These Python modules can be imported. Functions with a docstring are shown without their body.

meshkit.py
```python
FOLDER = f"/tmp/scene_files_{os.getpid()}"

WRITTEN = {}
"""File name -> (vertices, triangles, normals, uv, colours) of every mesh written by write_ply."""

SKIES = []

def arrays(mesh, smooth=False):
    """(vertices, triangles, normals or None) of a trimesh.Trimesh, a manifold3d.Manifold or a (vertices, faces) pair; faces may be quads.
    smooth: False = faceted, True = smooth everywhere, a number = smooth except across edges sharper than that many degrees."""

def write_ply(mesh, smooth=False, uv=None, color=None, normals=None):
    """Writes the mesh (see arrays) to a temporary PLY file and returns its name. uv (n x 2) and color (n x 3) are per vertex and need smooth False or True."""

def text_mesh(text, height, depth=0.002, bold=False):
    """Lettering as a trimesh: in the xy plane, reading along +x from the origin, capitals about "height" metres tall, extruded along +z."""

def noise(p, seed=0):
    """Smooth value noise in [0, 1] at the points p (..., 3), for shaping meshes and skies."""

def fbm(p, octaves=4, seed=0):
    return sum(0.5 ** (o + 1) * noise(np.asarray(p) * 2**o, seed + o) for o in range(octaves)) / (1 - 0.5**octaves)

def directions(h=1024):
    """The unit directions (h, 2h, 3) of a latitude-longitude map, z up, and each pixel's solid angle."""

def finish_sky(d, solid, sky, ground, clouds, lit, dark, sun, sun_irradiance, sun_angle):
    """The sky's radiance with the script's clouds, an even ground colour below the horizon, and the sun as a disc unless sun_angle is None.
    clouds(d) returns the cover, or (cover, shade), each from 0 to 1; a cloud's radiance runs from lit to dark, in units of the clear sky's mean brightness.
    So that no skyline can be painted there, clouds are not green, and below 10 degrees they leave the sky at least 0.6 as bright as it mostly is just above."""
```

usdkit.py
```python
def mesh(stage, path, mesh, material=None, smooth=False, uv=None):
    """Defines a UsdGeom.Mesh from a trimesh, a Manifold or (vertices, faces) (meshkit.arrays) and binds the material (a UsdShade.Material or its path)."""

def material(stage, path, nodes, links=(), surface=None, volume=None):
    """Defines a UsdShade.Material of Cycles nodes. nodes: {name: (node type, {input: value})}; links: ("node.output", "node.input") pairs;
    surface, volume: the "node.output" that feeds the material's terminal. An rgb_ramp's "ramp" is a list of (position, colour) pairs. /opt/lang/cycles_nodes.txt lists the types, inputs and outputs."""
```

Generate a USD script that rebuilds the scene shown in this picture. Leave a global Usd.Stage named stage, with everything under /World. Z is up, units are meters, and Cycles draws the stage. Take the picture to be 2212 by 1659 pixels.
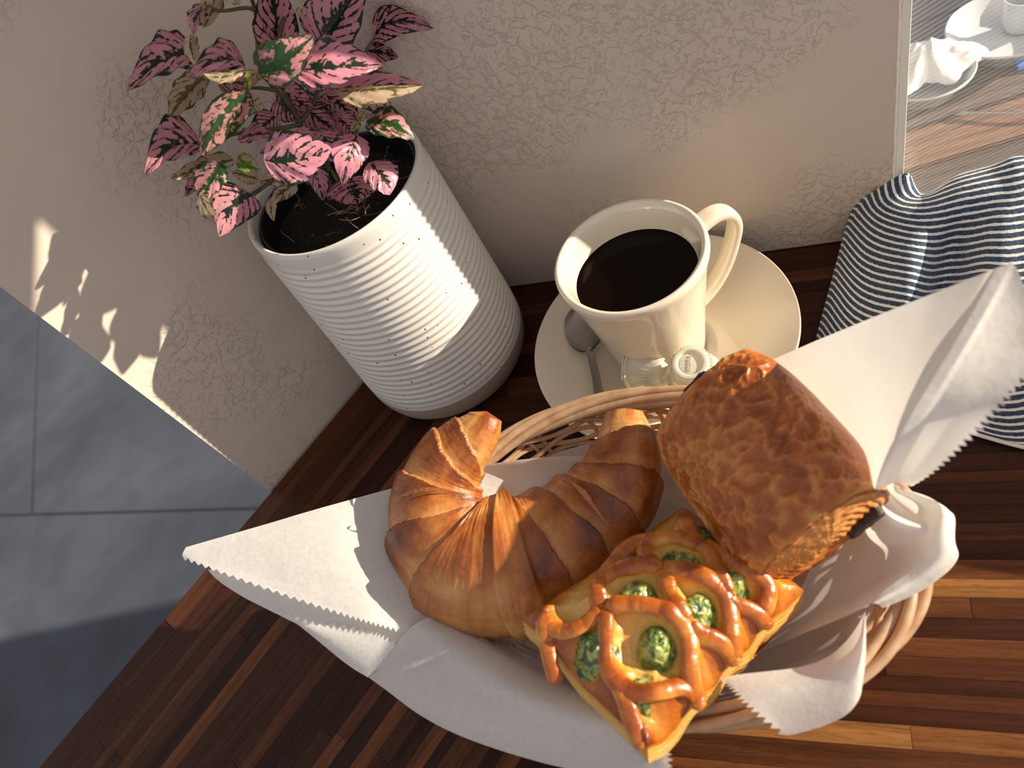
import math, random
import numpy as np
import trimesh
from scipy.interpolate import RectBivariateSpline, CubicSpline
from shapely.geometry import Polygon, box as sbox
from pxr import Usd, UsdGeom, UsdLux, UsdShade, Gf, Sdf, Vt
import usdkit, meshkit

stage = Usd.Stage.CreateInMemory()
UsdGeom.SetStageUpAxis(stage, 'Z'); UsdGeom.SetStageMetersPerUnit(stage, 1.0)
UsdGeom.Xform.Define(stage, '/World'); UsdGeom.Scope.Define(stage, '/World/Looks')
T = 0.75                                   # height of the counter top above the floor; x, y as on the counter, z above it
random.seed(7); rng = np.random.default_rng(7)

# ------------------------------------------------------------------ camera
cam = UsdGeom.Camera.Define(stage, '/World/Camera')
RIGHT, DOWN, FWD = (0.92673453, 0.14028177, -0.34854575), (-0.08099914, -0.83127155, -0.5499334), (-0.3668818, 0.53787418, -0.75900534)
cam.AddTransformOp().Set(Gf.Matrix4d(*RIGHT, 0, *[-a for a in DOWN], 0, *[-a for a in FWD], 0, 0, 0, 0.40 + T, 1))
cam.CreateFocalLengthAttr(26.0); cam.CreateHorizontalApertureAttr(26.0 * 2212 / 1660); cam.CreateVerticalApertureAttr(26.0 * 1659 / 1660)
cam.CreateFStopAttr(8.5); cam.CreateFocusDistanceAttr(0.43); cam.CreateClippingRangeAttr(Gf.Vec2f(0.02, 100))
cam.CreateExposureAttr(0.0)

# ------------------------------------------------------------------ light
SUN_AZ, SUN_EL = math.radians(18.0), math.radians(17.8)
sun = UsdLux.DistantLight.Define(stage, '/World/Sun')
sun.CreateNormalizeAttr(True); sun.CreateIntensityAttr(3.3); sun.CreateColorAttr(Gf.Vec3f(1.0, 0.86, 0.66)); sun.CreateAngleAttr(0.6)
sun.AddRotateZOp().Set(math.degrees(SUN_AZ) + 90); sun.AddRotateXOp().Set(90 - math.degrees(SUN_EL))
sky = UsdLux.DomeLight.Define(stage, '/World/Sky')
sky.CreateIntensityAttr(0.195); sky.CreateColorAttr(Gf.Vec3f(0.97, 0.93, 0.94))

# ------------------------------------------------------------------ materials
def mat(name, nodes, links=(), surface='p.BSDF'):
    return usdkit.material(stage, '/World/Looks/' + name, nodes, links, surface=surface)
def plain(name, col, rough=0.5, **kw):
    return mat(name, {'p': ('principled_bsdf', dict(base_color=col, roughness=rough, **kw))})

def wood(name, col, ang, k):
    c = np.array(col)
    return mat(name, {
        'g': ('geometry', {}), 'oi': ('object_info', {}),
        'off': ('combine_xyz', {}), 'm7': ('math', {'math_type': 'multiply', 'value2': 7.0}),
        'add': ('mix', {'mix_type': 'add', 'fac': 1.0}),
        'm': ('mapping', {'mapping_type': 'texture', 'rotation': (0, 0, ang), 'scale': (0.09, 0.0042, 0.01)}),
        'm2': ('mapping', {'mapping_type': 'texture', 'rotation': (0, 0, ang), 'scale': (0.012, 0.0005, 0.01)}),
        'n': ('noise_texture', {'scale': 1.0, 'detail': 5.0, 'roughness': 0.62, 'distortion': 0.6}),
        'n2': ('noise_texture', {'scale': 1.0, 'detail': 3.0, 'roughness': 0.7}),
        'r': ('rgb_ramp', {'ramp': [(0.3, c * 0.55), (0.5, c), (0.72, c * 1.45)]}),
        'r2': ('rgb_ramp', {'ramp': [(0.34, (0.35, 0.32, 0.3)), (0.47, (1, 1, 1))]}),
        'mul': ('mix', {'mix_type': 'multiply', 'fac': 0.8}),
        'b': ('bump', {'strength': 0.25, 'distance': 0.0004}),
        'p': ('principled_bsdf', {'roughness': 0.40, 'specular_ior_level': 0.15}),
    }, [('oi.random', 'm7.value1'), ('m7.value', 'off.x'), ('m7.value', 'off.y'), ('g.position', 'add.color1'), ('off.vector', 'add.color2'),
        ('add.color', 'm.vector'), ('add.color', 'm2.vector'), ('m.vector', 'n.vector'), ('m2.vector', 'n2.vector'),
        ('n.fac', 'r.fac'), ('n2.fac', 'r2.fac'), ('r.color', 'mul.color1'), ('r2.color', 'mul.color2'), ('mul.color', 'p.base_color'),
        ('n2.fac', 'b.height'), ('b.normal', 'p.normal')])

# ------------------------------------------------------------------ prims
used = {}
def numbered(path):
    k = used.get(path, 0); used[path] = k + 1
    return path if k == 0 else '%s_%03d' % (path, k)
def tag(o, label=None, cat=None, group=None, kind=None):
    for k, v in (('label', label), ('category', cat), ('group', group), ('kind', kind)):
        if v: o.SetCustomDataByKey(k, v)
    return o
BASE = {}
def thing(name, base, label=None, cat=None, group=None, kind=None):
    """An Xform standing at its base (counter coordinates); its children are meshes given in counter coordinates."""
    p = numbered('/World/' + name); x = UsdGeom.Xform.Define(stage, p)
    x.AddTranslateOp().Set(Gf.Vec3d(base[0], base[1], base[2] + T)); BASE[p] = np.array(base, float)
    return tag(x.GetPrim(), label, cat, group, kind)
def part(parent, name, mesh, material, smooth=30, uv=None, var=None, label=None, kind=None, raw=False):
    """One Mesh below parent. mesh: trimesh or (v, f), in counter coordinates unless raw."""
    pp = str(parent.GetPath()); p = numbered(pp + '/' + name)
    b = BASE.get(pp, np.zeros(3)); BASE[p] = b
    if isinstance(mesh, tuple): v, f = np.asarray(mesh[0], float), np.asarray(mesh[1])
    else: v, f = np.asarray(mesh.vertices), np.asarray(mesh.faces)
    m = usdkit.mesh(stage, p, (v - b, f), material, smooth=smooth, uv=uv)
    api = UsdGeom.PrimvarsAPI(m)
    for k, a in (var or {}).items():
        a = np.asarray(a, np.float32)
        if a.ndim == 1: api.CreatePrimvar(k, Sdf.ValueTypeNames.FloatArray, 'vertex').Set(Vt.FloatArray.FromNumpy(a))
        else: api.CreatePrimvar(k, Sdf.ValueTypeNames.Color3fArray, 'vertex').Set(Vt.Vec3fArray.FromNumpy(a))
    return tag(m.GetPrim(), label=label, kind=kind)
def solo(name, mesh, material, base, label=None, cat=None, group=None, kind=None, **kw):
    """A thing that is one mesh."""
    p = numbered('/World/' + name); b = np.array(base, float); BASE[p] = b
    if isinstance(mesh, tuple): v, f = np.asarray(mesh[0], float), np.asarray(mesh[1])
    else: v, f = np.asarray(mesh.vertices), np.asarray(mesh.faces)
    m = usdkit.mesh(stage, p, (v - b, f), material, smooth=kw.get('smooth', 30), uv=kw.get('uv'))
    m.AddTranslateOp().Set(Gf.Vec3d(b[0], b[1], b[2] + T))
    return tag(m.GetPrim(), label, cat, group, kind)

# ------------------------------------------------------------------ shapes
def cat(*ms): return trimesh.util.concatenate([m if isinstance(m, trimesh.Trimesh) else trimesh.Trimesh(m[0], m[1], process=False) for m in ms])
def box3(lo, hi, r=0.0):
    lo, hi = np.array(lo, float), np.array(hi, float)
    m = trimesh.creation.box(hi - lo)
    if r > 0:
        import manifold3d as mf
        d = hi - lo - 2 * r; s = mf.Manifold.sphere(r, 8); pts = []
        for a in (-.5, .5):
            for b in (-.5, .5):
                for c in (-.5, .5): pts.append(s.translate((d[0] * a, d[1] * b, d[2] * c)))
        mm = mf.Manifold.batch_hull(pts).to_mesh(); m = trimesh.Trimesh(mm.vert_properties[:, :3], mm.tri_verts, process=False)
    m.apply_translation((lo + hi) / 2); return m
def lathe(profile, c, seg=96):
    """profile: (r, z) pairs; closed at the ends when r = 0."""
    pr = np.array(profile, float); a = np.linspace(0, 2 * np.pi, seg, endpoint=False); n = len(pr)
    v = np.stack([c[0] + pr[:, 0:1] * np.cos(a), c[1] + pr[:, 0:1] * np.sin(a), np.repeat(pr[:, 1:2], seg, 1) + (c[2] if len(c) > 2 else 0)], -1).reshape(-1, 3)
    i, j = np.meshgrid(np.arange(n - 1), np.arange(seg), indexing='ij'); k = (j + 1) % seg
    f = np.concatenate([np.stack([i * seg + j, i * seg + k, (i + 1) * seg + k], -1).reshape(-1, 3), np.stack([i * seg + j, (i + 1) * seg + k, (i + 1) * seg + j], -1).reshape(-1, 3)])
    m = trimesh.Trimesh(v, f, process=False); m.merge_vertices(); m.update_faces(m.nondegenerate_faces()); m.remove_unreferenced_vertices()
    return m
def smoothline(pts, n):
    pts = np.array(pts, float); d = np.r_[0, np.cumsum(np.linalg.norm(np.diff(pts, axis=0), axis=1))]
    return CubicSpline(d, pts)(np.linspace(0, d[-1], n))
def closedline(pts, n):
    pts = np.array(pts, float); pts = np.vstack([pts, pts[:1]]); d = np.r_[0, np.cumsum(np.linalg.norm(np.diff(pts, axis=0), axis=1))]
    return CubicSpline(d, pts, bc_type='periodic')(np.linspace(0, d[-1], n, endpoint=False))
def tube(path, r, sides=8, closed=False, flat=1.0):
    """Round bar along path; r a number or one per point; ends capped."""
    P = np.asarray(path, float); n = len(P); r = np.broadcast_to(np.asarray(r, float), (n,))
    t = (np.roll(P, -1, 0) - np.roll(P, 1, 0)) if closed else np.gradient(P, axis=0)
    t /= np.linalg.norm(t, axis=1)[:, None] + 1e-12
    u = np.cross(t[0], (0, 0, 1.0)); u = u if np.linalg.norm(u) > 1e-3 else np.cross(t[0], (1.0, 0, 0)); us = []
    for k in range(n):
        u = u - t[k] * (u @ t[k]); u /= np.linalg.norm(u) + 1e-12; us.append(u)
    U = np.array(us); V = np.cross(t, U); a = np.linspace(0, 2 * np.pi, sides, endpoint=False)
    v = (P[:, None] + r[:, None, None] * (np.cos(a)[None, :, None] * U[:, None] + flat * np.sin(a)[None, :, None] * V[:, None])).reshape(-1, 3)
    m = n if closed else n - 1; i, j = np.meshgrid(np.arange(m), np.arange(sides), indexing='ij'); k = (j + 1) % sides; i2 = (i + 1) % n
    f = [np.stack([i * sides + j, i * sides + k, i2 * sides + k], -1).reshape(-1, 3), np.stack([i * sides + j, i2 * sides + k, i2 * sides + j], -1).reshape(-1, 3)]
    if not closed:
        v = np.vstack([v, P[:1], P[-1:]]); q = np.arange(sides); w = (q + 1) % sides
        f += [np.stack([w, q, np.full(sides, n * sides)], -1), np.stack([(n - 1) * sides + q, (n - 1) * sides + w, np.full(sides, n * sides + 1)], -1)]
    return v, np.vstack(f)
def gridfaces(n, m):
    i, j = np.meshgrid(np.arange(n - 1), np.arange(m - 1), indexing='ij'); a = i * m + j
    return np.concatenate([np.stack([a, a + 1, a + m + 1], -1).reshape(-1, 3), np.stack([a, a + m + 1, a + m], -1).reshape(-1, 3)])
def patch(grid, n=60, m=60, ky=3):
    """Smooth sheet through a grid of points. Returns (n, m, 3)."""
    g = np.array(grid, float); a, b = np.linspace(0, 1, g.shape[0]), np.linspace(0, 1, g.shape[1])
    u, v = np.linspace(0, 1, n), np.linspace(0, 1, m)
    return np.stack([RectBivariateSpline(a, b, g[..., k], kx=min(3, len(a) - 1), ky=min(ky, len(b) - 1))(u, v) for k in range(3)], -1)
def sheet(S):
    n, m = S.shape[:2]; return S.reshape(-1, 3), gridfaces(n, m)
def prism(poly, z0, z1, c=0.0):
    """Upright prism over a convex polygon, its top edge chamfered by c."""
    rings = []
    for ins, z in ((0, z0), (0, z1 - c), (c, z1)):
        q = poly.buffer(-ins, join_style=2) if ins else poly
        rings.append(np.array([(x, y, z) for x, y in list(q.exterior.coords)[:-1]]))
    k = len(rings[0])
    if any(len(r) != k for r in rings): rings = [rings[0], rings[0] + [0, 0, z1 - z0]]
    v = np.vstack(rings); f = []
    for r in range(len(rings) - 1):
        for j in range(k):
            a, b = r * k + j, r * k + (j + 1) % k; f += [(a, b, b + k), (a, b + k, a + k)]
    e = (len(rings) - 1) * k
    for j in range(1, k - 1): f += [(e, e + j, e + j + 1), (0, j + 1, j)]
    return v, np.array(f)
def rectxf(u0, u1, w0, w1, o, d, n):
    return Polygon([tuple(np.array(o) + np.array(d) * u + np.array(n) * w) for u, w in ((u0, w0), (u1, w0), (u1, w1), (u0, w1))])
def orient(p):
    from shapely.geometry.polygon import orient as _o
    return _o(p, 1.0)


# ================================================================== the setting
YW = 0.3738                                     # wall_right stands on y = YW
CORNER = np.array([-0.276, YW]); LD = np.array([-0.5, -0.8660254]); LN = np.array([0.8660254, -0.5])   # wall_left runs along LD, its room side faces LN
JAMB = 0.0518                                   # wall_right ends here, the window begins

plaster = mat('plaster', {
    'g': ('geometry', {}), 'n': ('noise_texture', {'scale': 9.0, 'detail': 3.0}), 'm': ('rgb_ramp', {'ramp': [(0.50, (0, 0, 0)), (0.60, (1, 1, 1))]}),
    'f': ('noise_texture', {'scale': 150.0, 'detail': 5.0, 'roughness': 0.6, 'distortion': 0.5}), 'fr': ('rgb_ramp', {'ramp': [(0.47, (0, 0, 0)), (0.52, (0.7, 0.7, 0.7)), (0.75, (1, 1, 1))]}),
    'w': ('noise_texture', {'scale': 22.0, 'detail': 3.0, 'distortion': 1.4}), 'h': ('math', {'math_type': 'multiply'}), 'h2': ('math', {'math_type': 'multiply_add', 'value2': 0.9}),
    'b': ('bump', {'strength': 0.75, 'distance': 0.0009}), 'c': ('noise_texture', {'scale': 6.0, 'detail': 4.0}),
    'cr': ('rgb_ramp', {'ramp': [(0.35, (0.575, 0.49, 0.42)), (0.65, (0.645, 0.56, 0.48))]}),
    'p': ('principled_bsdf', {'roughness': 0.62, 'specular_ior_level': 0.3})},
    [('g.position', 'n.vector'), ('g.position', 'f.vector'), ('g.position', 'w.vector'), ('g.position', 'c.vector'), ('n.fac', 'm.fac'), ('f.fac', 'fr.fac'),
     ('fr.color', 'h.value1'), ('m.color', 'h.value2'), ('w.fac', 'h2.value1'), ('h.value', 'h2.value3'), ('h2.value', 'b.height'), ('b.normal', 'p.normal'), ('c.fac', 'cr.fac'), ('cr.color', 'p.base_color')])
white_paint = plain('white_paint', (0.82, 0.80, 0.74), 0.5)
cream_metal = plain('cream_metal', (0.78, 0.77, 0.68), 0.4)

wl_len = 0.1899
e0, e1 = CORNER, CORNER + LD * wl_len
solo('wall_left', prism(orient(Polygon([e1, e0, e0 - LN * 0.10, e1 - LN * 0.10])), -T, 1.6), plaster, (*(e1), -T), 'short plastered wall on the left, ending at the open floor', 'wall', kind='structure', smooth=False)
wr = thing('wall_right', (CORNER[0], YW, -T), 'beige plastered wall with rough trowelled texture behind the coffee', 'wall', kind='structure')
part(wr, 'plaster', prism(orient(Polygon([(CORNER[0] - 0.12, YW), (JAMB, YW), (JAMB, YW + 0.03), (CORNER[0] - 0.12, YW + 0.03)])), -T, 1.6), plaster, smooth=False)
zz = np.linspace(0.0, 1.0, 700)
part(wr, 'plaster_edge', tube(np.stack([JAMB + 0.0002 + 0.0003 * (meshkit.fbm(np.c_[zz * 300, zz * 0, zz * 0]) - .5) * 2, np.full(700, YW + 0.0002), zz], -1), 0.0006 + 0.0004 * meshkit.noise(np.c_[zz * 420, zz * 0 + 3, zz * 0]), 6), white_paint, label='torn white paint edge')

# window: frame and a pane with reflection lines and haze painted into its glass
wn = thing('window_1', (JAMB, YW, 0.0), 'window pane with faint painted-in reflection lines beside the plastered wall', 'window', kind='structure')
part(wn, 'frame', box3((JAMB + 0.0008, YW - 0.0002, -0.01), (JAMB + 0.0052, YW + 0.022, 1.2), 0.0006), cream_metal)
part(wn, 'sill', box3((JAMB, YW + 0.0005, -0.03), (1.2, YW + 0.024, 0.006), 0.001), cream_metal)
part(wn, 'blind', box3((JAMB, YW + 0.0102, 0.395), (0.40, YW + 0.020, 1.6), 0.001), white_paint)  # panel added out of view to cut off the higher sun rays
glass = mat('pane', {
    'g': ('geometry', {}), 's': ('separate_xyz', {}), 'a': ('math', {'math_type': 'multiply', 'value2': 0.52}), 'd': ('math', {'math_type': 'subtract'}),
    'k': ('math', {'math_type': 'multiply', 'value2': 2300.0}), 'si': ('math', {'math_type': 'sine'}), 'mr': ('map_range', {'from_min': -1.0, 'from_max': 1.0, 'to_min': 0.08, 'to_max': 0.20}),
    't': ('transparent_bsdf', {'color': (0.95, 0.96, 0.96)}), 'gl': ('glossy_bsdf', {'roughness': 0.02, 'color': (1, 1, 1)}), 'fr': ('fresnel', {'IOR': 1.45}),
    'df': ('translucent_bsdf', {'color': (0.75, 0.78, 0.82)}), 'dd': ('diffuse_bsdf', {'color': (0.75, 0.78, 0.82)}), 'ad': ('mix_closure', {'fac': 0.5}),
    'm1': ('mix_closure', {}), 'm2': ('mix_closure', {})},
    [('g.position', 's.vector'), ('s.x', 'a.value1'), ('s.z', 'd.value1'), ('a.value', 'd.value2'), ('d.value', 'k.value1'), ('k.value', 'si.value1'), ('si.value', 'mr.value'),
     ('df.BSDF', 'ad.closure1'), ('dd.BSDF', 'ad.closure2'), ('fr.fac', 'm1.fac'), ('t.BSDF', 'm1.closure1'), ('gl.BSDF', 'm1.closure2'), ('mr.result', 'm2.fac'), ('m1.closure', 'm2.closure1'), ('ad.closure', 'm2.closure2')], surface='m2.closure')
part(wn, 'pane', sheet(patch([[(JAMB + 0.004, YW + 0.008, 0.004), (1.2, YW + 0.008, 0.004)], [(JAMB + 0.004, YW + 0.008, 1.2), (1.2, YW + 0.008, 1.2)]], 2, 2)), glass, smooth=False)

# floor: worn grey concrete slabs
concrete = mat('concrete', {
    'g': ('geometry', {}), 'n': ('noise_texture', {'scale': 2.2, 'detail': 5.0, 'roughness': 0.6, 'distortion': 0.4}), 'n2': ('noise_texture', {'scale': 11.0, 'detail': 4.0}),
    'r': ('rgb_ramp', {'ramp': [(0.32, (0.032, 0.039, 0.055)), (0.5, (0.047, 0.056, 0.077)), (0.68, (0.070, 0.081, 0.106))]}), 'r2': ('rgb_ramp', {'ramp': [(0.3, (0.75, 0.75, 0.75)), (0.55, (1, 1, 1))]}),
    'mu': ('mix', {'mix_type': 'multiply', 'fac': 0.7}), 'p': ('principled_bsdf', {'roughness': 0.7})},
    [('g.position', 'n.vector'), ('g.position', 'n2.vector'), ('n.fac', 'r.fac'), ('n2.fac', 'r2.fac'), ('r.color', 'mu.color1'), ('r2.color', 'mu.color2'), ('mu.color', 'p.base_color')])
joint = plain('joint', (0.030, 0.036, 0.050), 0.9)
fl = thing('floor', (0, 0, -T), 'worn grey concrete floor slabs far below the counter', 'floor', kind='structure')
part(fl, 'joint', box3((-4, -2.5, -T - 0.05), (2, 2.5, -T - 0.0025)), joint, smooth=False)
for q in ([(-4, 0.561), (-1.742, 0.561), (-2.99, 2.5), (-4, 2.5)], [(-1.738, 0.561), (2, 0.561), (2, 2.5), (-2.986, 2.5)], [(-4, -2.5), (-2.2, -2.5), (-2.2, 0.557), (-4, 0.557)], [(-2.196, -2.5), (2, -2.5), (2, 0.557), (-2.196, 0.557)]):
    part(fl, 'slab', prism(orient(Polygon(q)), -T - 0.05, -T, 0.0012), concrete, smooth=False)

# counter: two mitred runs of glued strips
tones = [(0.027, 0.0082, 0.0042), (0.046, 0.0137, 0.0060), (0.080, 0.0262, 0.0096), (0.126, 0.044, 0.0142), (0.19, 0.072, 0.022), (0.28, 0.121, 0.037)]
WR = [wood('walnut_along_window_%d' % i, c, 0.0, i) for i, c in enumerate(tones)]
WL = [wood('walnut_along_wall_%d' % i, c, math.radians(60), i) for i, c in enumerate(tones)]
ct = thing('counter', (-0.1, 0.15, -T), 'dark walnut butcher-block counter of glued strips, mitred at the corner', 'counter')
MD = np.array([0.5, -0.8660254])                # the mitre runs from the corner along this
far = CORNER + MD * 0.70
right_run = Polygon([CORNER, far, (0.60, far[1]), (0.60, YW)])
left_run = Polygon([CORNER + LN * 0.002, CORNER + LD * 0.62 + LN * 0.0035, far + LD * 0.25, far])
rows = [(0.2152, 0.2049, 1), (0.2049, 0.1985, 2), (0.1985, 0.1864, 2), (0.1864, 0.1767, 1), (0.1767, 0.1677, 2), (0.1677, 0.1581, 1), (0.1581, 0.1485, 3), (0.1485, 0.1395, 4), (0.1395, 0.1297, 3),
        (0.1297, 0.1203, 1), (0.1203, 0.1115, 3), (0.1115, 0.1025, 2), (0.1025, 0.0957, 2), (0.0957, 0.0889, 2), (0.0889, 0.0815, 2), (0.0815, 0.0716, 5), (0.0716, 0.0600, 1)]
joints = {0.1115: (0.019, 0, 2), 0.1767: (0.052, 4, 2), 0.1395: (0.058, 3, 2), 0.0815: (0.026, 5, 4), 0.1025: (0.0, 3, 1), 0.1581: (0.2, 3, 3), 0.1203: (0.19, 3, 2)}
nstrip, far_strips = 0, []
def lay_strip(q, c, m):
    global nstrip
    b = q.bounds
    if b[3] > -0.005 and b[0] < 0.19 and nstrip < 298: part(ct, 'strip', prism(orient(q), -0.038, 0.0, c), m, smooth=False); nstrip += 1
    else: far_strips.append(prism(orient(q), -0.038, 0.0, c))
y = 0.2152
up = []
while y < YW - 1e-4:
    y2 = min(YW, y + random.uniform(0.0085, 0.0105)); up.append((y2, y, random.choice((0, 0, 1, 1, 2, 2, 1, 3)))); y = y2
dn = []; y = 0.0600
while y > far[1]:
    dn.append((y, y - 0.0096, random.choice((0, 1, 1, 2, 3)))); y -= 0.0096
for (a, b, tone) in up + rows + dn:
    x = -0.30 + random.uniform(-0.1, 0); cuts = []
    if a in joints: cuts = [(-0.4, joints[a][0], joints[a][1]), (joints[a][0], joints[a][0] + 0.22, joints[a][2]), (joints[a][0] + 0.22, 0.7, 2)]
    else:
        while x < 0.6:
            L = random.uniform(0.16, 0.40); cuts.append((x, x + L, min(5, max(0, tone + random.choice((-1, 0, 0, 0, 1)))))); x += L
    for (x0, x1, tn) in cuts:
        q = right_run.intersection(sbox(x0 + 0.00003, b + 0.00003, x1 - 0.00003, a - 0.00003))
        if q.geom_type == 'Polygon' and q.area > 2e-6: lay_strip(q, 0.00012, WR[tn])
lrows = [0.0035, 0.0203, 0.0296, 0.0388, 0.0456, 0.0550, 0.0641, 0.0728, 0.0828, 0.0925, 0.102, 0.111, 0.120, 0.1278, 0.138, 0.148, 0.158, 0.1688, 0.1778, 0.1885, 0.1975, 0.207, 0.216, 0.2248, 0.2313, 0.242, 0.250, 0.2577]
while lrows[-1] < 0.60: lrows.append(lrows[-1] + 0.0094)
ltone = [2, 1, 1, 2, 1, 2, 1, 0, 3, 1, 1, 1, 1, 2, 0, 1, 1, 3, 0, 3, 1, 0, 3, 0, 2, 2, 0, 3]
for k, (a, b) in enumerate(zip(lrows, lrows[1:])):
    tone = ltone[k] if k < len(ltone) else random.choice((0, 1, 1, 2)); u = random.uniform(-0.1, 0.03)
    while u < 0.62:
        L = random.uniform(0.14, 0.36); tn = min(5, max(0, tone + random.choice((-1, 0, 0, 0, 0))))
        q = left_run.intersection(rectxf(u + 0.00003, u + L - 0.00003, a + 0.00003, b - 0.00003, CORNER, LD, LN)); u += L
        if q.geom_type == 'Polygon' and q.area > 2e-6: lay_strip(q, 0.00012 if a > 0.004 else 0.0003, WL[tn])

if far_strips: part(ct, 'strip_field', cat(*far_strips), WR[2], smooth=False, kind='stuff', label='further strips of the counter top')


# ================================================================== planter, coffee, saucer, spoon, creamers
glaze = mat('speckled_glaze', {
    'g': ('geometry', {}), 'v': ('voronoi_texture', {'scale': 190.0}), 'wn': ('white_noise_texture', {'dimensions': '3D'}), 'lt': ('math', {'math_type': 'less_than', 'value2': 0.115}),
    'sel': ('math', {'math_type': 'greater_than', 'value2': 0.62}), 'an': ('math', {'math_type': 'multiply'}), 'mx': ('mix', {'color1': (0.70, 0.685, 0.645), 'color2': (0.10, 0.09, 0.08)}),
    'p': ('principled_bsdf', {'roughness': 0.22, 'specular_ior_level': 0.5})},
    [('g.position', 'v.vector'), ('v.position', 'wn.vector'), ('v.distance', 'lt.value1'), ('wn.value', 'sel.value1'), ('lt.value', 'an.value1'), ('sel.value', 'an.value2'), ('an.value', 'mx.fac'), ('mx.color', 'p.base_color')])
stoneware = plain('raw_stoneware', (0.36, 0.29, 0.22), 0.75)
black_plastic = plain('black_plastic', (0.012, 0.012, 0.014), 0.35)
soil_mat = mat('soil', {'g': ('geometry', {}), 'n': ('noise_texture', {'scale': 260.0, 'detail': 6.0, 'roughness': 0.7}), 'r': ('rgb_ramp', {'ramp': [(0.35, (0.004, 0.003, 0.002)), (0.6, (0.022, 0.014, 0.009)), (0.75, (0.08, 0.05, 0.03))]}),
    'b': ('bump', {'strength': 0.9, 'distance': 0.002}), 'p': ('principled_bsdf', {'roughness': 0.95})}, [('g.position', 'n.vector'), ('n.fac', 'r.fac'), ('r.color', 'p.base_color'), ('n.fac', 'b.height'), ('b.normal', 'p.normal')])
PCX, PCY = -0.2435, 0.3115
plant = thing('potted_plant', (PCX, PCY, 0.0), 'pink-splashed polka dot plant in a ribbed white speckled ceramic pot', 'potted plant')
zs = np.linspace(0.0235, 0.160, 420)
def rad(z): return 0.0603 + (0.0551 - 0.0603) * np.clip((z - 0.02) / 0.15, 0, 1)
body = [(rad(z) + 0.00042 * math.sin(2 * math.pi * z / 0.0052 - 0.8) * min(1, (z - 0.0235) / 0.012, (0.163 - z) / 0.01), z) for z in zs]
top = [(rad(0.163), 0.163), (0.0553, 0.1665), (0.0550, 0.1685), (0.0543, 0.1697), (0.0534, 0.1700), (0.0524, 0.1696), (0.0517, 0.1684), (0.0514, 0.166), (0.0513, 0.15), (0.052, 0.02)]
pt_ = part(plant, 'pot', lathe(body + top, (PCX, PCY), 128), glaze, smooth=50)
part(pt_, 'pot_foot', lathe([(0, 0.0), (0.046, 0.0), (0.0505, 0.0012), (0.0545, 0.0042), (0.0575, 0.0085), (0.0592, 0.014), (0.0601, 0.0195), (0.0602, 0.0236), (0.05, 0.024)], (PCX, PCY), 128), stoneware, smooth=50, label='unglazed brown stoneware foot')
np_ = part(plant, 'nursery_pot', lathe([(0.0500, 0.10), (0.0500, 0.158), (0.0505, 0.1625), (0.0500, 0.1642), (0.0488, 0.1642), (0.0480, 0.162), (0.0478, 0.10)], (PCX, PCY), 96), black_plastic, smooth=40, label='black plastic nursery pot')
rr, aa = np.meshgrid(np.linspace(0, 0.0482, 40), np.linspace(0, 2 * np.pi, 96), indexing='ij')
sx, sy = PCX + rr * np.cos(aa), PCY + rr * np.sin(aa)
part(np_, 'soil', sheet(np.stack([sx, sy, 0.149 + 0.010 * (meshkit.fbm(np.stack([sx * 90, sy * 90, sx * 0], -1), 5) - 0.5)], -1)), soil_mat, smooth=True)

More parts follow.
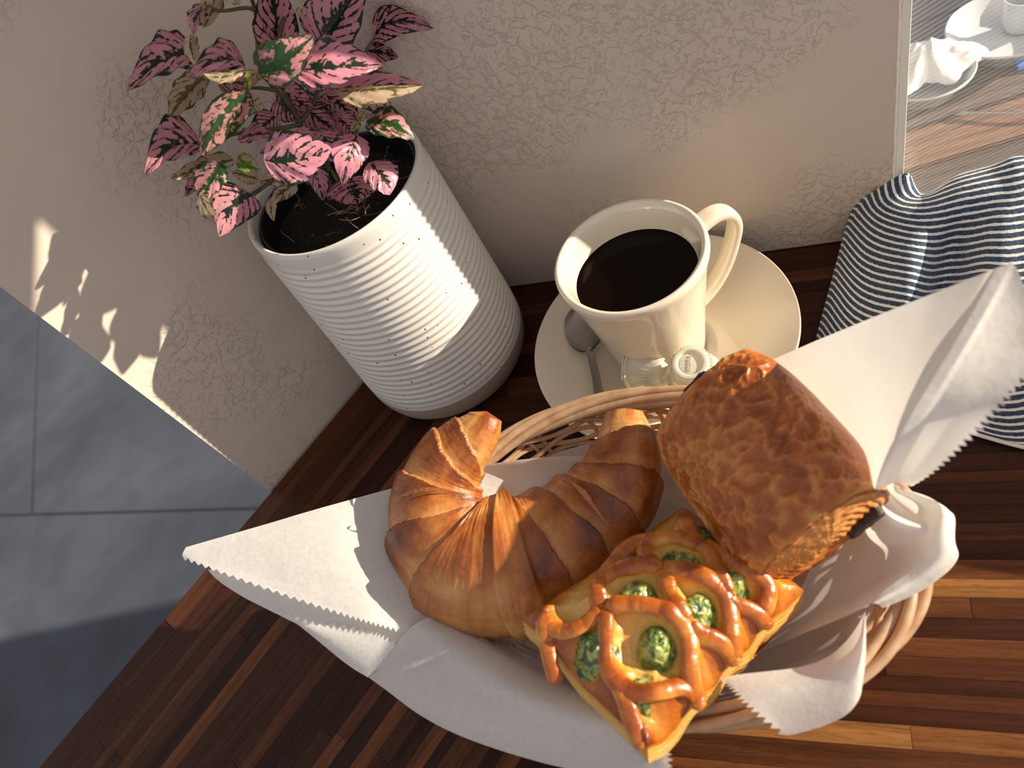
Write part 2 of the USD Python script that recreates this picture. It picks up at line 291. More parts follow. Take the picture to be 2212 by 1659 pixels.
china = plain('cream_china', (0.76, 0.675, 0.54), 0.14, specular_ior_level=0.6, coat_weight=0.3)
SC = (-0.0862, 0.2925)
solo('saucer', lathe([(0, 0.0045), (0.026, 0.0045), (0.028, 0.0), (0.031, 0.0), (0.033, 0.0045), (0.05, 0.0105), (0.072, 0.0212), (0.0800, 0.0262), (0.0812, 0.0276), (0.0810, 0.0290), (0.0798, 0.0292),
     (0.071, 0.0248), (0.052, 0.0152), (0.037, 0.0098), (0.0325, 0.0082), (0.031, 0.0074), (0, 0.0072)], SC, 160), china, (*SC, 0), 'round cream china saucer under the coffee mug', 'saucer', smooth=40)
MC = (-0.0895, 0.2950)
mug = thing('coffee_mug', (*MC, 0.0074), 'cream diner mug with rolled lip, standing on its saucer', 'mug')
mprof = [(0, 0.0085), (0.0225, 0.0085), (0.0240, 0.0076), (0.0262, 0.0076), (0.0275, 0.0095), (0.0288, 0.016), (0.0305, 0.028), (0.0330, 0.044), (0.0358, 0.060), (0.0388, 0.076), (0.0412, 0.0868), (0.0428, 0.0910),
         (0.0434, 0.0935), (0.0432, 0.0958), (0.0421, 0.0972), (0.0405, 0.0971), (0.0391, 0.0958), (0.0381, 0.0930), (0.0368, 0.088), (0.0335, 0.074), (0.0300, 0.056), (0.026, 0.03), (0.022, 0.0145), (0, 0.013)]
mp = np.array(mprof); dd = np.r_[0, np.cumsum(np.linalg.norm(np.diff(mp, axis=0), axis=1))]
part(mug, 'body', lathe(mprof, MC, 160), china, smooth=60)
HA = math.radians(33.0)
hd = np.array([math.cos(HA), math.sin(HA), 0])
hp = smoothline([(0.036, 0.083), (0.047, 0.0885), (0.0585, 0.0865), (0.0640, 0.0765), (0.0610, 0.063), (0.0530, 0.0480), (0.0420, 0.0370), (0.0310, 0.0320)], 60)
hpath = np.array([(MC[0], MC[1], 0)]) + hp[:, 0:1] * hd + hp[:, 1:2] * np.array([0, 0, 1.0])
def strap(path, side, w, th):
    n = len(path); t = np.gradient(path, axis=0); t /= np.linalg.norm(t, axis=1)[:, None]; nn = np.cross(t, side); a = np.linspace(0, 2 * np.pi, 20, endpoint=False)
    ca, sa = np.sign(np.cos(a)) * np.abs(np.cos(a)) ** 0.7, np.sign(np.sin(a)) * np.abs(np.sin(a)) ** 0.7
    w = np.broadcast_to(w, (n,)); v = path[:, None] + w[:, None, None] * ca[None, :, None] * side + th * sa[None, :, None] * nn[:, None]
    i, j = np.meshgrid(np.arange(n - 1), np.arange(20), indexing='ij'); k = (j + 1) % 20
    return v.reshape(-1, 3), np.concatenate([np.stack([i * 20 + j, i * 20 + k, (i + 1) * 20 + k], -1).reshape(-1, 3), np.stack([i * 20 + j, (i + 1) * 20 + k, (i + 1) * 20 + j], -1).reshape(-1, 3)])
part(mug, 'handle', strap(hpath, np.array([-hd[1], hd[0], 0]), 0.0072 - 0.0016 * np.sin(np.linspace(0, np.pi, 60)), 0.0034), china, smooth=True)
coffee_mat = mat('coffee', {'g': ('geometry', {}), 'p': ('principled_bsdf', {'base_color': (0.004, 0.0014, 0.0007), 'roughness': 0.05, 'specular_ior_level': 0.12})})
solo('coffee', lathe([(0, 0.0790), (0.031, 0.0790), (0.0340, 0.0793), (0.0349, 0.0799), (0.0346, 0.0790), (0.0322, 0.068), (0, 0.0675)], MC, 96), coffee_mat, (*MC, 0.068), 'black coffee filling the cream mug', 'coffee', smooth=40)

steel = plain('steel', (0.42, 0.41, 0.39), 0.28, metallic=1.0)
sp = thing('teaspoon', (-0.1382, 0.2945, 0.0160), 'steel teaspoon lying on the saucer beside the mug', 'spoon')
b0, b1 = np.array((-0.1432, 0.3230, 0.0235)), np.array((-0.1330, 0.2888, 0.0195)); ax = (b1 - b0); Lb = np.linalg.norm(ax); ax /= Lb; sd = np.cross((0, 0, 1.0), ax); sd /= np.linalg.norm(sd); upv = np.cross(ax, sd)
U, V = np.meshgrid(np.linspace(0, 1, 40), np.linspace(-1, 1, 25), indexing='ij')
wid = 0.0112 * np.sqrt(np.clip(1 - (2 * U - 1) ** 2, 0, 1)) * (1 - 0.12 * (U - 0.5)) + 0.0009
bz = 0.0022 * (V ** 2) + 0.0045 * (2 * U - 1) ** 2 * (0.5) 
bowl = b0 + ax * (U * Lb)[..., None] + sd * (wid * V)[..., None] + upv * (bz - 0.0012)[..., None]
v1, f1 = sheet(bowl); v2 = v1 - upv * 0.0009
part(sp, 'bowl', cat((v1, f1), (v2, f1[:, ::-1])), steel, smooth=True)
hpth = smoothline([b1 - ax * 0.003 + upv * 0.001, (-0.1280, 0.2732, 0.0215), (-0.1222, 0.2521, 0.0265), (-0.1175, 0.2314, 0.0305)], 40)
hs = np.cross((0, 0, 1.0), hpth[-1] - hpth[0]); hs /= np.linalg.norm(hs)
hd_ = part(sp, 'handle', strap(hpth, hs, np.linspace(0.0022, 0.0034, 40), 0.0010), steel, smooth=True)
for q in (-1, 1): part(hd_, 'handle_groove', strap(hpth[6:] + hs * 0.0013 * q + np.array([0, 0, 0.00085]), hs, 0.00045, 0.0004), steel, smooth=True, label='raised line along the handle')

cup_plastic = mat('creamer_plastic', {'d': ('principled_bsdf', {'base_color': (0.86, 0.82, 0.70), 'roughness': 0.25, 'coat_weight': 0.4}), 't': ('translucent_bsdf', {'color': (0.85, 0.8, 0.66)}), 'm': ('mix_closure', {'fac': 0.3})},
                  [('d.BSDF', 'm.closure1'), ('t.BSDF', 'm.closure2')], surface='m.closure')
foil = plain('creamer_foil', (0.70, 0.70, 0.72), 0.25, metallic=0.8)
def creamer(name, c0, c1, label, text=None):
    """c0 the middle of the small bottom, c1 the middle of the wide foil end."""
    c0, c1 = np.array(c0), np.array(c1); a = c1 - c0; H = np.linalg.norm(a); a /= H
    low = min(c0[2], c1[2]); t = thing(name, (*((c0 + c1) / 2)[:2], low - 0.012), label, 'creamer', 'creamer cups on the saucer')
    x = np.cross(a, (0, 0, 1.0)); x /= np.linalg.norm(x); yv = np.cross(a, x); M4 = np.eye(4); M4[:3, :3] = np.stack([x, yv, a], 1); M4[:3, 3] = c0
    prof = [(0, 0.0012), (0.0058, 0.0012), (0.0064, 0.0016), (0.0070, 0.0004), (0.0078, 0.0), (0.0092, 0.0002), (0.0100, 0.0012), (0.0103, 0.003), (0.0112, 0.010), (0.0124, H * 0.72), (0.0128, H * 0.76), (0.0134, H * 0.80), (0.0138, H - 0.0016), (0.0158, H - 0.0012), (0.0162, H - 0.0004), (0.0158, H), (0, H)]
    m = lathe(prof, (0, 0), 72); m.apply_transform(M4); cp_ = part(t, 'cup', m, cup_plastic, smooth=40)
    for k in range(36):
        g = 2 * math.pi * k / 36; rb = trimesh.creation.box((0.0004, 0.0007, 0.012)); rb.apply_translation((0.0115, 0, 0.009)); R = np.eye(4); R[:3, :3] = [[math.cos(g), -math.sin(g), 0], [math.sin(g), math.cos(g), 0], [0, 0, 1]]
        rb.apply_transform(R); rb.apply_transform(M4)
        if k == 0: ribs = []
        ribs.append(rb)
    part(cp_, 'ribs', cat(*ribs), cup_plastic, smooth=False)
    n = 60; ang = np.linspace(0, 2 * np.pi, n, endpoint=False); rl = 0.0166 + 0.0006 * np.sin(ang * 9) + 0.0035 * np.exp(-((ang - 1.0) / 0.22) ** 2)
    m = trimesh.creation.extrude_polygon(Polygon(np.stack([rl * np.cos(ang), rl * np.sin(ang)], 1)), 0.0004); m.apply_translation((0, 0, H)); m.apply_transform(M4); part(t, 'foil_lid', m, foil, smooth=False)
    if text:
        m = meshkit.text_mesh(text, 0.0024, 0.0005, bold=True); m.apply_translation((-m.bounds[1][0] / 2, -0.0012, 0)); R = np.diag([1.0, -1, -1, 1]); g = math.radians(text_angle); Q = np.eye(4); Q[:2, :2] = [[math.cos(g), -math.sin(g)], [math.sin(g), math.cos(g)]]
        m.apply_transform(R); m.apply_transform(Q); m.apply_translation((0, 0, 0.0012)); m.apply_transform(M4); part(cp_, 'embossing', m, cup_plastic, smooth=False)
text_angle = 100.0
creamer('creamer_cup', (-0.0804, 0.2609, 0.0320), (-0.0993, 0.2677, 0.0300), 'creamer cup tipped on its side, foil end towards the spoon')
creamer('creamer_cup', (-0.0634, 0.2506, 0.0520), (-0.0642, 0.2570, 0.0280), 'creamer cup standing upside down with its round embossed bottom upward', 'redua')


# ================================================================== basket
rattan = mat('rattan', {'g': ('geometry', {}), 'oi': ('object_info', {}), 'm': ('mapping', {'scale': (160, 160, 160)}), 'n': ('noise_texture', {'scale': 1.0, 'detail': 3.0}),
    'r': ('rgb_ramp', {'ramp': [(0.3, (0.50, 0.33, 0.19)), (0.55, (0.66, 0.47, 0.29)), (0.75, (0.74, 0.56, 0.37))]}),
    'p': ('principled_bsdf', {'roughness': 0.38}), 't': ('translucent_bsdf', {'color': (0.85, 0.52, 0.34)}), 'mx': ('mix_closure', {'fac': 0.42})},
    [('g.position', 'm.vector'), ('m.vector', 'n.vector'), ('n.fac', 'r.fac'), ('r.color', 'p.base_color'), ('p.BSDF', 'mx.closure1'), ('t.BSDF', 'mx.closure2')], surface='mx.closure')
BC, BR = np.array([-0.0789, 0.1431]), -0.058
def oval(th, z, out=0.0):
    """Point of the basket wall at angle th and height z; out pushes it outward."""
    k = np.clip(np.asarray(z) / 0.066, 0, 1.3) ** 0.8; a, b = 0.083 + 0.0345 * k + out, 0.049 + 0.0345 * k + out
    u, v = a * np.cos(th), b * np.sin(th); c, s = math.cos(BR), math.sin(BR)
    return np.stack([BC[0] + c * u - s * v, BC[1] + s * u + c * v, np.broadcast_to(np.asarray(z, float), np.shape(th))], -1)
bk = thing('bread_basket', (*BC, 0.0), 'oval woven rattan bread basket holding the three pastries', 'basket')
NS = 18
TH = np.linspace(0, 2 * np.pi, 640, endpoint=False)
for k in range(NS):                                  # stakes in pairs, bent over under the rim
    for d in (-0.030, 0.030):
        th = 2 * np.pi * (k + 0.5) / NS + d
        z = np.array([0.003, 0.014, 0.028, 0.042, 0.054, 0.060, 0.0625]); pp = [oval(th + (0.0 if q < 0.05 else (0.03 if d < 0 else 0.14) * ((q - 0.05) / 0.0125) ** 2), q, -0.0024) for q in z]
        part(bk, 'stake', tube(smoothline(pp, 16), 0.0012, 7), rattan, smooth=True)
for j in range(8):                                   # paired weavers, crossing between the stakes
    z0, sp = 0.005 + 0.0072 * j, (1 if j % 2 else -1)
    for q in (0, 1):
        w_ = np.sin(NS * TH / 2 + np.pi * q); c_ = np.cos(NS * TH / 2 + np.pi * q)
        part(bk, 'weaver', tube(oval(TH, z0 + 0.0028 * sp * c_ * (1.0 if j > 2 else 0.7) + 0.0005 * np.sin(3 * TH + j), -0.0022 + 0.0019 * w_), 0.0014 if j > 2 else 0.0018, 7, closed=True), rattan, smooth=True)
for j in range(5):                                   # rim of long strands laid round each other
    ph = 2 * np.pi * j / 5 + 3 * TH + 0.25 * np.sin(4 * TH + j)
    rim = oval(TH, 0.0635 + 0.0025 * np.sin(ph), -0.0036 + 0.0038 * np.cos(ph))
    part(bk, 'rim_strand', tube(rim, 0.0023, 10, closed=True), rattan, smooth=True)
for j in range(5):                                   # woven bottom
    k = 0.2 + 0.18 * j; part(bk, 'bottom_ring', tube(np.stack([BC[0] + 0.083 * k * np.cos(TH[::4]), BC[1] + 0.049 * k * np.sin(TH[::4]), TH[::4] * 0 + 0.0022], -1), 0.0020, 6, closed=True), rattan, smooth=True)
for k in range(9):
    a = np.pi * k / 9; e = np.array([0.083 * math.cos(a), 0.049 * math.sin(a), 0]); c3 = np.array([BC[0], BC[1], 0.0038]); part(bk, 'bottom_spoke', tube(np.linspace(c3 - e, c3 + e, 6), 0.0015, 6), rattan, smooth=True)
part(bk, 'bottom', lathe([(0, 0.0006), (0.045, 0.0006), (0.045, 0.0022), (0, 0.0022)], BC, 48), rattan, smooth=False)


# ================================================================== deli paper
paper = mat('deli_paper', {'g': ('geometry', {}), 'n': ('noise_texture', {'scale': 420.0, 'detail': 4.0, 'roughness': 0.7}), 'n2': ('noise_texture', {'scale': 45.0, 'detail': 3.0}),
    'r': ('rgb_ramp', {'ramp': [(0.3, (0.74, 0.725, 0.71)), (0.6, (0.84, 0.83, 0.82))]}), 'b': ('bump', {'strength': 0.35, 'distance': 0.0005}), 'b2': ('bump', {'strength': 0.25, 'distance': 0.003}),
    'd': ('principled_bsdf', {'roughness': 0.5, 'specular_ior_level': 0.25}), 't': ('translucent_bsdf', {'color': (0.86, 0.82, 0.78)}), 'mx': ('mix_closure', {'fac': 0.42})},
    [('g.position', 'n.vector'), ('g.position', 'n2.vector'), ('n.fac', 'r.fac'), ('r.color', 'd.base_color'), ('n.fac', 'b.height'), ('n2.fac', 'b2.height'), ('b2.normal', 'b.normal'), ('b.normal', 'd.normal'), ('d.BSDF', 'mx.closure1'), ('t.BSDF', 'mx.closure2')], surface='mx.closure')
def pinked(S, side, teeth, depth=0.0022, lo=0.0, hi=1.0):
    """Adds a zigzag row beyond one edge of the sheet S: side '+0', '-0', '+1', '-1' = last/first row, last/first column; lo..hi is the stretch that is cut so."""
    if side[1] == '1': return np.swapaxes(pinked(np.swapaxes(S, 0, 1), side[0] + '0', teeth, depth, lo, hi), 0, 1)
    if side[0] == '-': return pinked(S[::-1], '+0', teeth, depth, lo, hi)[::-1]
    m = teeth * 2 + 1; j = np.linspace(0, S.shape[1] - 1, m); jj = np.arange(S.shape[1])
    R = np.stack([np.stack([np.interp(j, jj, S[i, :, k]) for k in range(3)], -1) for i in range(S.shape[0])], 0)
    d = R[-1] - R[-2]; d /= np.linalg.norm(d, axis=1)[:, None]; w = np.where(np.arange(m) % 2 == 1, depth, 0.0); q = np.linspace(0, 1, m); w = np.where((q >= lo) & (q <= hi), w, depth * 0.5)
    return np.concatenate([R, (R[-1] + d * w[:, None])[None]], 0)
def crumple(S, amp=0.0006, f=40.0, seed=0):
    n = np.cross(np.gradient(S, axis=0), np.gradient(S, axis=1)); n /= np.linalg.norm(n, axis=2)[..., None] + 1e-12
    return S + n * ((meshkit.fbm(S * f + 11, 3, seed) - 0.5) * 2 * amp)[..., None]

left_top = patch([[(-0.3032, 0.1178, 0.1160), (-0.2706, 0.1333, 0.1060), (-0.2383, 0.1501, 0.0940), (-0.2124, 0.1647, 0.0820), (-0.1630, 0.1818, 0.0720), (-0.1174, 0.1865, 0.0680), (-0.0760, 0.1880, 0.0660)],
     [(-0.3048, 0.1154, 0.1150), (-0.2657, 0.1190, 0.1050), (-0.2261, 0.1226, 0.0930), (-0.2039, 0.1336, 0.0780), (-0.1654, 0.1625, 0.0580), (-0.1222, 0.1697, 0.0460), (-0.0804, 0.1731, 0.0420)],
     [(-0.3055, 0.1139, 0.1140), (-0.2621, 0.1041, 0.1020), (-0.2198, 0.0958, 0.0890), (-0.1949, 0.0921, 0.0800), (-0.1708, 0.0930, 0.0580), (-0.1375, 0.0990, 0.0460), (-0.1017, 0.1101, 0.0360)]], 40, 160)
left_under = patch([[(-0.2848, 0.1119, 0.1060), (-0.2485, 0.1068, 0.0950), (-0.2226, 0.1039, 0.0850), (-0.2042, 0.0991, 0.0780), (-0.1809, 0.0932, 0.0710)],
     [(-0.2930, 0.1103, 0.1050), (-0.2661, 0.0991, 0.0940), (-0.2350, 0.0901, 0.0840), (-0.2174, 0.0838, 0.0770), (-0.1957, 0.0817, 0.0710)],
     [(-0.2953, 0.1109, 0.1040), (-0.2740, 0.0999, 0.0920), (-0.2487, 0.0917, 0.0820), (-0.2346, 0.0836, 0.0750), (-0.2098, 0.0712, 0.0690)]], 24, 80)
left_fold = patch([[(-0.2480, 0.0910, 0.0835), (-0.2311, 0.0907, 0.0840), (-0.2120, 0.0888, 0.0810), (-0.2030, 0.0873, 0.0790), (-0.1943, 0.0844, 0.0760)],
     [(-0.2478, 0.0909, 0.0832), (-0.2331, 0.0855, 0.0825), (-0.2182, 0.0807, 0.0785), (-0.2087, 0.0786, 0.0760), (-0.2001, 0.0785, 0.0740)],
     [(-0.2475, 0.0908, 0.0828), (-0.2342, 0.0831, 0.0762), (-0.2214, 0.0762, 0.0730), (-0.2138, 0.0728, 0.0710), (-0.2089, 0.0710, 0.0700)]], 20, 40)
A = crumple(pinked(left_top, '+0', 60, 0.0019), 0.0005)
sh1 = thing('deli_paper_sheet', (-0.2677, 0.1446, 0.0000), 'white deli paper sheet with zigzag edge pointing out over the left basket rim', 'paper', 'deli paper lining the basket')
part(sh1, 'flap', sheet(A), paper, smooth=True)
part(sh1, 'lower_layer', sheet(crumple(left_under, 0.0004, seed=2)), paper, smooth=True)
part(sh1, 'folded_strip', sheet(pinked(left_fold, '-0', 15, 0.0024)), paper, smooth=True)

sh2 = thing('deli_paper_sheet', (-0.0683, 0.1470, 0.0000), 'white deli paper sheet rising in a tall folded sail at the right of the basket', 'paper', 'deli paper lining the basket')
front = patch([[(-0.1792, 0.1099, 0.0580), (-0.1544, 0.0977, 0.0520), (-0.1264, 0.0876, 0.0500), (-0.0980, 0.0789, 0.0500), (-0.0744, 0.0685, 0.0560)],
     [(-0.1820, 0.0975, 0.0760), (-0.1545, 0.0826, 0.0770), (-0.1248, 0.0698, 0.0770), (-0.0944, 0.0621, 0.0770), (-0.0689, 0.0578, 0.0760)],
     [(-0.1894, 0.0920, 0.0760), (-0.1637, 0.0755, 0.0765), (-0.1324, 0.0623, 0.0765), (-0.0988, 0.0548, 0.0765), (-0.0675, 0.0530, 0.0750)],
     [(-0.1976, 0.0832, 0.0730), (-0.1741, 0.0671, 0.0730), (-0.1440, 0.0562, 0.0720), (-0.1088, 0.0491, 0.0710), (-0.0663, 0.0483, 0.0690)],
     [(-0.2108, 0.0716, 0.0670), (-0.1882, 0.0608, 0.0650), (-0.1637, 0.0519, 0.0630), (-0.1288, 0.0446, 0.0620), (-0.0715, 0.0392, 0.0600)]], 40, 90)
part(sh2, 'front_flap', sheet(crumple(pinked(front, '+1', 14, 0.0026), 0.0009, 30, 4)), paper, smooth=True)
th = np.linspace(0, 2 * np.pi, 160); kk = np.array([0.0, 0.35, 0.7, 0.86, 0.94, 1.0, 1.0]); zk = np.array([0.0075, 0.0075, 0.0085, 0.015, 0.029, 0.044, 0.055])
def lining(th, s):
    z = np.interp(s, np.linspace(0, 1, 7), zk); r = np.interp(s, np.linspace(0, 1, 7), [0, .35, .7, .92, .985, 1, 1.0])
    p = oval(th, z, -0.0045); c = np.array([BC[0], BC[1], 0]); q = c + (p - c) * np.stack([r, r, np.ones_like(r)], -1); return q
TT, SS = np.meshgrid(th, np.linspace(0, 1, 50)); liner = lining(TT, SS)
hi = np.clip((np.cos(th + 2.2)) * 0.5 + 0.62, 0.35, 1.0)
TT, SS = np.meshgrid(th, np.linspace(0, 1, 50)); SS = SS * np.clip(0.80 - 0.06 * np.cos(TT), 0, 1); liner = lining(TT, SS)
part(sh2, 'lining', sheet(crumple(liner, 0.0010, 45, 6)), paper, smooth=True)
sail = patch([[(-0.0239, 0.2158, 0.0928), (0.0009, 0.2098, 0.1160), (0.0219, 0.2043, 0.1350), (0.0416, 0.2010, 0.1500), (0.0587, 0.2011, 0.1590), (0.0602, 0.1992, 0.1625), (0.0652, 0.2002, 0.1635), (0.0665, 0.1981, 0.1630), (0.0687, 0.1835, 0.1600), (0.0706, 0.1684, 0.1580)],
     [(-0.0143, 0.2035, 0.0660), (0.0022, 0.1932, 0.0950), (0.0167, 0.1857, 0.1180), (0.0323, 0.1783, 0.1410), (0.0429, 0.1750, 0.1545), (0.0445, 0.1731, 0.1590), (0.0513, 0.1765, 0.1600), (0.0527, 0.1755, 0.1590), (0.0554, 0.1651, 0.1560), (0.0586, 0.1555, 0.1540)],
     [(-0.0056, 0.1824, 0.0580), (0.0045, 0.1762, 0.0790), (0.0133, 0.1692, 0.1010), (0.0223, 0.1590, 0.1290), (0.0289, 0.1542, 0.1475), (0.0304, 0.1523, 0.1530), (0.0374, 0.1557, 0.1545), (0.0388, 0.1553, 0.1530), (0.0427, 0.1501, 0.1490), (0.0477, 0.1466, 0.1450)],
     [(-0.0010, 0.1690, 0.0460), (0.0051, 0.1653, 0.0610), (0.0106, 0.1609, 0.0780), (0.0160, 0.1513, 0.1060), (0.0199, 0.1430, 0.1310), (0.0215, 0.1421, 0.1360), (0.0270, 0.1445, 0.1370), (0.0284, 0.1455, 0.1330), (0.0330, 0.1445, 0.1290), (0.0390, 0.1457, 0.1220)],
     [(0.0021, 0.1594, 0.0410), (0.0065, 0.1567, 0.0530), (0.0107, 0.1541, 0.0650), (0.0145, 0.1492, 0.0820), (0.0174, 0.1442, 0.1010), (0.0190, 0.1436, 0.1060), (0.0229, 0.1442, 0.1100), (0.0244, 0.1459, 0.1070), (0.0276, 0.1494, 0.0990), (0.0314, 0.1524, 0.0910)]], 90, 150, ky=1)
sail = __import__('scipy.ndimage', fromlist=['x']).gaussian_filter1d(sail, 1.6, axis=1, mode='nearest')
part(sh2, 'sail', sheet(crumple(pinked(sail, '+1', 26, 0.0026), 0.0006, 30, 8)), paper, smooth=True, label='tall paper corner folded over, glowing in the sun')
side = patch([[(0.0005, 0.1642, 0.0410), (0.0120, 0.1585, 0.0600), (0.0190, 0.1501, 0.0920), (0.0222, 0.1568, 0.0840), (0.0243, 0.1523, 0.0950), (0.0267, 0.1533, 0.0900), (0.0282, 0.1542, 0.0830)],
     [(-0.0022, 0.1549, 0.0410), (0.0133, 0.1519, 0.0600), (0.0206, 0.1430, 0.0890), (0.0266, 0.1534, 0.0760), (0.0308, 0.1498, 0.0910), (0.0342, 0.1500, 0.0870), (0.0368, 0.1508, 0.0800)],
     [(-0.0059, 0.1451, 0.0400), (0.0135, 0.1452, 0.0580), (0.0272, 0.1391, 0.0850), (0.0324, 0.1484, 0.0740), (0.0377, 0.1479, 0.0870), (0.0416, 0.1481, 0.0830), (0.0451, 0.1488, 0.0760)],
     [(-0.0095, 0.1381, 0.0380), (0.0135, 0.1393, 0.0560), (0.0335, 0.1377, 0.0800), (0.0360, 0.1420, 0.0800), (0.0407, 0.1432, 0.0850), (0.0447, 0.1445, 0.0820), (0.0473, 0.1451, 0.0740)],
     [(-0.0152, 0.1278, 0.0360), (0.0105, 0.1326, 0.0540), (0.0335, 0.1339, 0.0760), (0.0361, 0.1337, 0.0810), (0.0404, 0.1344, 0.0830), (0.0441, 0.1351, 0.0790), (0.0463, 0.1371, 0.0710)],
     [(-0.0228, 0.1176, 0.0340), (0.0051, 0.1236, 0.0520), (0.0303, 0.1275, 0.0740), (0.0338, 0.1273, 0.0780), (0.0388, 0.1271, 0.0800), (0.0433, 0.1287, 0.0760), (0.0465, 0.1315, 0.0690)],
     [(-0.0291, 0.1090, 0.0340), (-0.0029, 0.1154, 0.0520), (0.0195, 0.1192, 0.0720), (0.0252, 0.1201, 0.0760), (0.0309, 0.1202, 0.0770), (0.0351, 0.1209, 0.0740), (0.0380, 0.1224, 0.0680)],
     [(-0.0373, 0.0978, 0.0360), (-0.0117, 0.1046, 0.0540), (0.0106, 0.1096, 0.0720), (0.0120, 0.1105, 0.0740), (0.0136, 0.1100, 0.0760), (0.0157, 0.1102, 0.0740), (0.0170, 0.1100, 0.0710)]], 120, 90)
part(sh2, 'side_roll', sheet(crumple(side, 0.0008, 45, 9)), paper, smooth=True, label='paper edge rolled outward over the right rim')
corner = patch([[(-0.0433, 0.0782, 0.0780), (-0.0263, 0.0819, 0.0770), (-0.0092, 0.0864, 0.0750), (0.0021, 0.0943, 0.0750), (0.0083, 0.1023, 0.0760), (0.0105, 0.1065, 0.0760)],
     [(-0.0383, 0.0741, 0.0790), (-0.0229, 0.0773, 0.0790), (-0.0069, 0.0814, 0.0790), (0.0037, 0.0872, 0.0820), (0.0081, 0.0928, 0.0840), (0.0096, 0.0960, 0.0820)],
     [(-0.0317, 0.0680, 0.0780), (-0.0191, 0.0715, 0.0780), (-0.0058, 0.0750, 0.0790), (0.0030, 0.0797, 0.0820), (0.0069, 0.0843, 0.0840), (0.0087, 0.0877, 0.0810)],
     [(-0.0204, 0.0613, 0.0660), (-0.0136, 0.0633, 0.0670), (-0.0060, 0.0658, 0.0690), (0.0004, 0.0688, 0.0720), (0.0046, 0.0730, 0.0740), (0.0066, 0.0780, 0.0730)]], 60, 70)
part(sh2, 'curled_corner', sheet(crumple(pinked(corner, '-1', 15, 0.0026), 0.0005, 40, 10)), paper, smooth=True, label='curled paper corner with zigzag edge')


# ================================================================== pastries
def crust(name, ramp, rough, coat, bump=0.5, scale=220.0, dist=0.0008, sss=0.0):
    return mat(name, {'g': ('geometry', {}), 'a': ('attribute', {'attribute': 'tone'}), 'n': ('noise_texture', {'scale': 75.0, 'detail': 5.0, 'roughness': 0.65}), 'n2': ('noise_texture', {'scale': scale * 2, 'detail': 4.0, 'roughness': 0.7}),
        'x': ('math', {'math_type': 'multiply_add', 'value2': 0.42, 'value3': -0.21}), 's': ('math', {'math_type': 'add'}), 'x2': ('math', {'math_type': 'multiply_add', 'value2': 0.22, 'value3': -0.11}), 's2': ('math', {'math_type': 'add'}),
        'r': ('rgb_ramp', {'ramp': ramp}), 'nb': ('noise_texture', {'scale': scale, 'detail': 5.0, 'roughness': 0.6}), 'b': ('bump', {'strength': bump, 'distance': dist}),
        'p': ('principled_bsdf', {'roughness': rough, 'coat_weight': coat, 'coat_roughness': 0.22, 'specular_ior_level': 0.4, 'subsurface_weight': sss, 'subsurface_scale': 0.004, 'subsurface_radius': (1.0, 0.45, 0.2)})},
        [('g.position', 'n.vector'), ('g.position', 'n2.vector'), ('g.position', 'nb.vector'), ('n.fac', 'x.value1'), ('a.fac', 's.value1'), ('x.value', 's.value2'), ('n2.fac', 'x2.value1'), ('s.value', 's2.value1'), ('x2.value', 's2.value2'),
         ('s2.value', 'r.fac'), ('r.color', 'p.base_color'), ('nb.fac', 'b.height'), ('b.normal', 'p.normal'), ('b.normal', 'p.coat_normal')])
baked = [(0.0, (0.552, 0.288, 0.1020)), (0.22, (0.478, 0.200, 0.0510)), (0.42, (0.368, 0.116, 0.0204)), (0.65, (0.221, 0.052, 0.0075)), (0.9, (0.078, 0.018, 0.0048)), (1.0, (0.046, 0.011, 0.0041))]
croissant_crust = crust('croissant_crust', baked, 0.42, 0.25)
pain_crust = crust('pain_crust', [(0.0, (0.607, 0.320, 0.1020)), (0.25, (0.515, 0.200, 0.0408)), (0.5, (0.368, 0.100, 0.0150)), (0.75, (0.230, 0.052, 0.0082)), (1.0, (0.092, 0.021, 0.0054))], 0.40, 0.18)
danish_crust = crust('danish_crust', [(0.0, (0.681, 0.448, 0.1360)), (0.25, (0.626, 0.336, 0.0612)), (0.5, (0.497, 0.160, 0.0150)), (0.75, (0.331, 0.072, 0.0054)), (1.0, (0.147, 0.028, 0.0054))], 0.32, 0.45, bump=0.55, scale=300.0)
chocolate = mat('chocolate', {'g': ('geometry', {}), 'n': ('noise_texture', {'scale': 400.0, 'detail': 4.0}), 'b': ('bump', {'strength': 0.8, 'distance': 0.0012}), 'p': ('principled_bsdf', {'base_color': (0.022, 0.010, 0.007), 'roughness': 0.5})},
                [('g.position', 'n.vector'), ('n.fac', 'b.height'), ('b.normal', 'p.normal')])

# croissant: a tapering roll along a horseshoe, its layers stepping down towards the tips
cl = smoothline([(-0.1579, 0.1951, 0.0980), (-0.1625, 0.1876, 0.0950), (-0.1745, 0.1776, 0.0900), (-0.1837, 0.1616, 0.0830), (-0.1816, 0.1429, 0.0790), (-0.1682, 0.1290, 0.0740), (-0.1480, 0.1267, 0.0710), (-0.1278, 0.1354, 0.0670), (-0.1095, 0.1527, 0.0630), (-0.0965, 0.1706, 0.0640), (-0.0915, 0.1880, 0.0700), (-0.0914, 0.2018, 0.0740), (-0.0914, 0.2059, 0.0750)], 420)
nS, nA = 420, 260
s = np.linspace(0, 1, nS); half = np.interp(s, [0, .012, .05, .12, .22, .33, .42, .5, .58, .68, .78, .88, .95, .985, 1], [.0085, .0115, .0140, .0195, .0250, .0290, .0335, .0350, .0320, .0285, .0255, .0200, .0145, .0120, .0090])
from scipy.ndimage import gaussian_filter1d
half = gaussian_filter1d(half, 6, mode='nearest')
t = np.gradient(cl, axis=0); t /= np.linalg.norm(t, axis=1)[:, None]
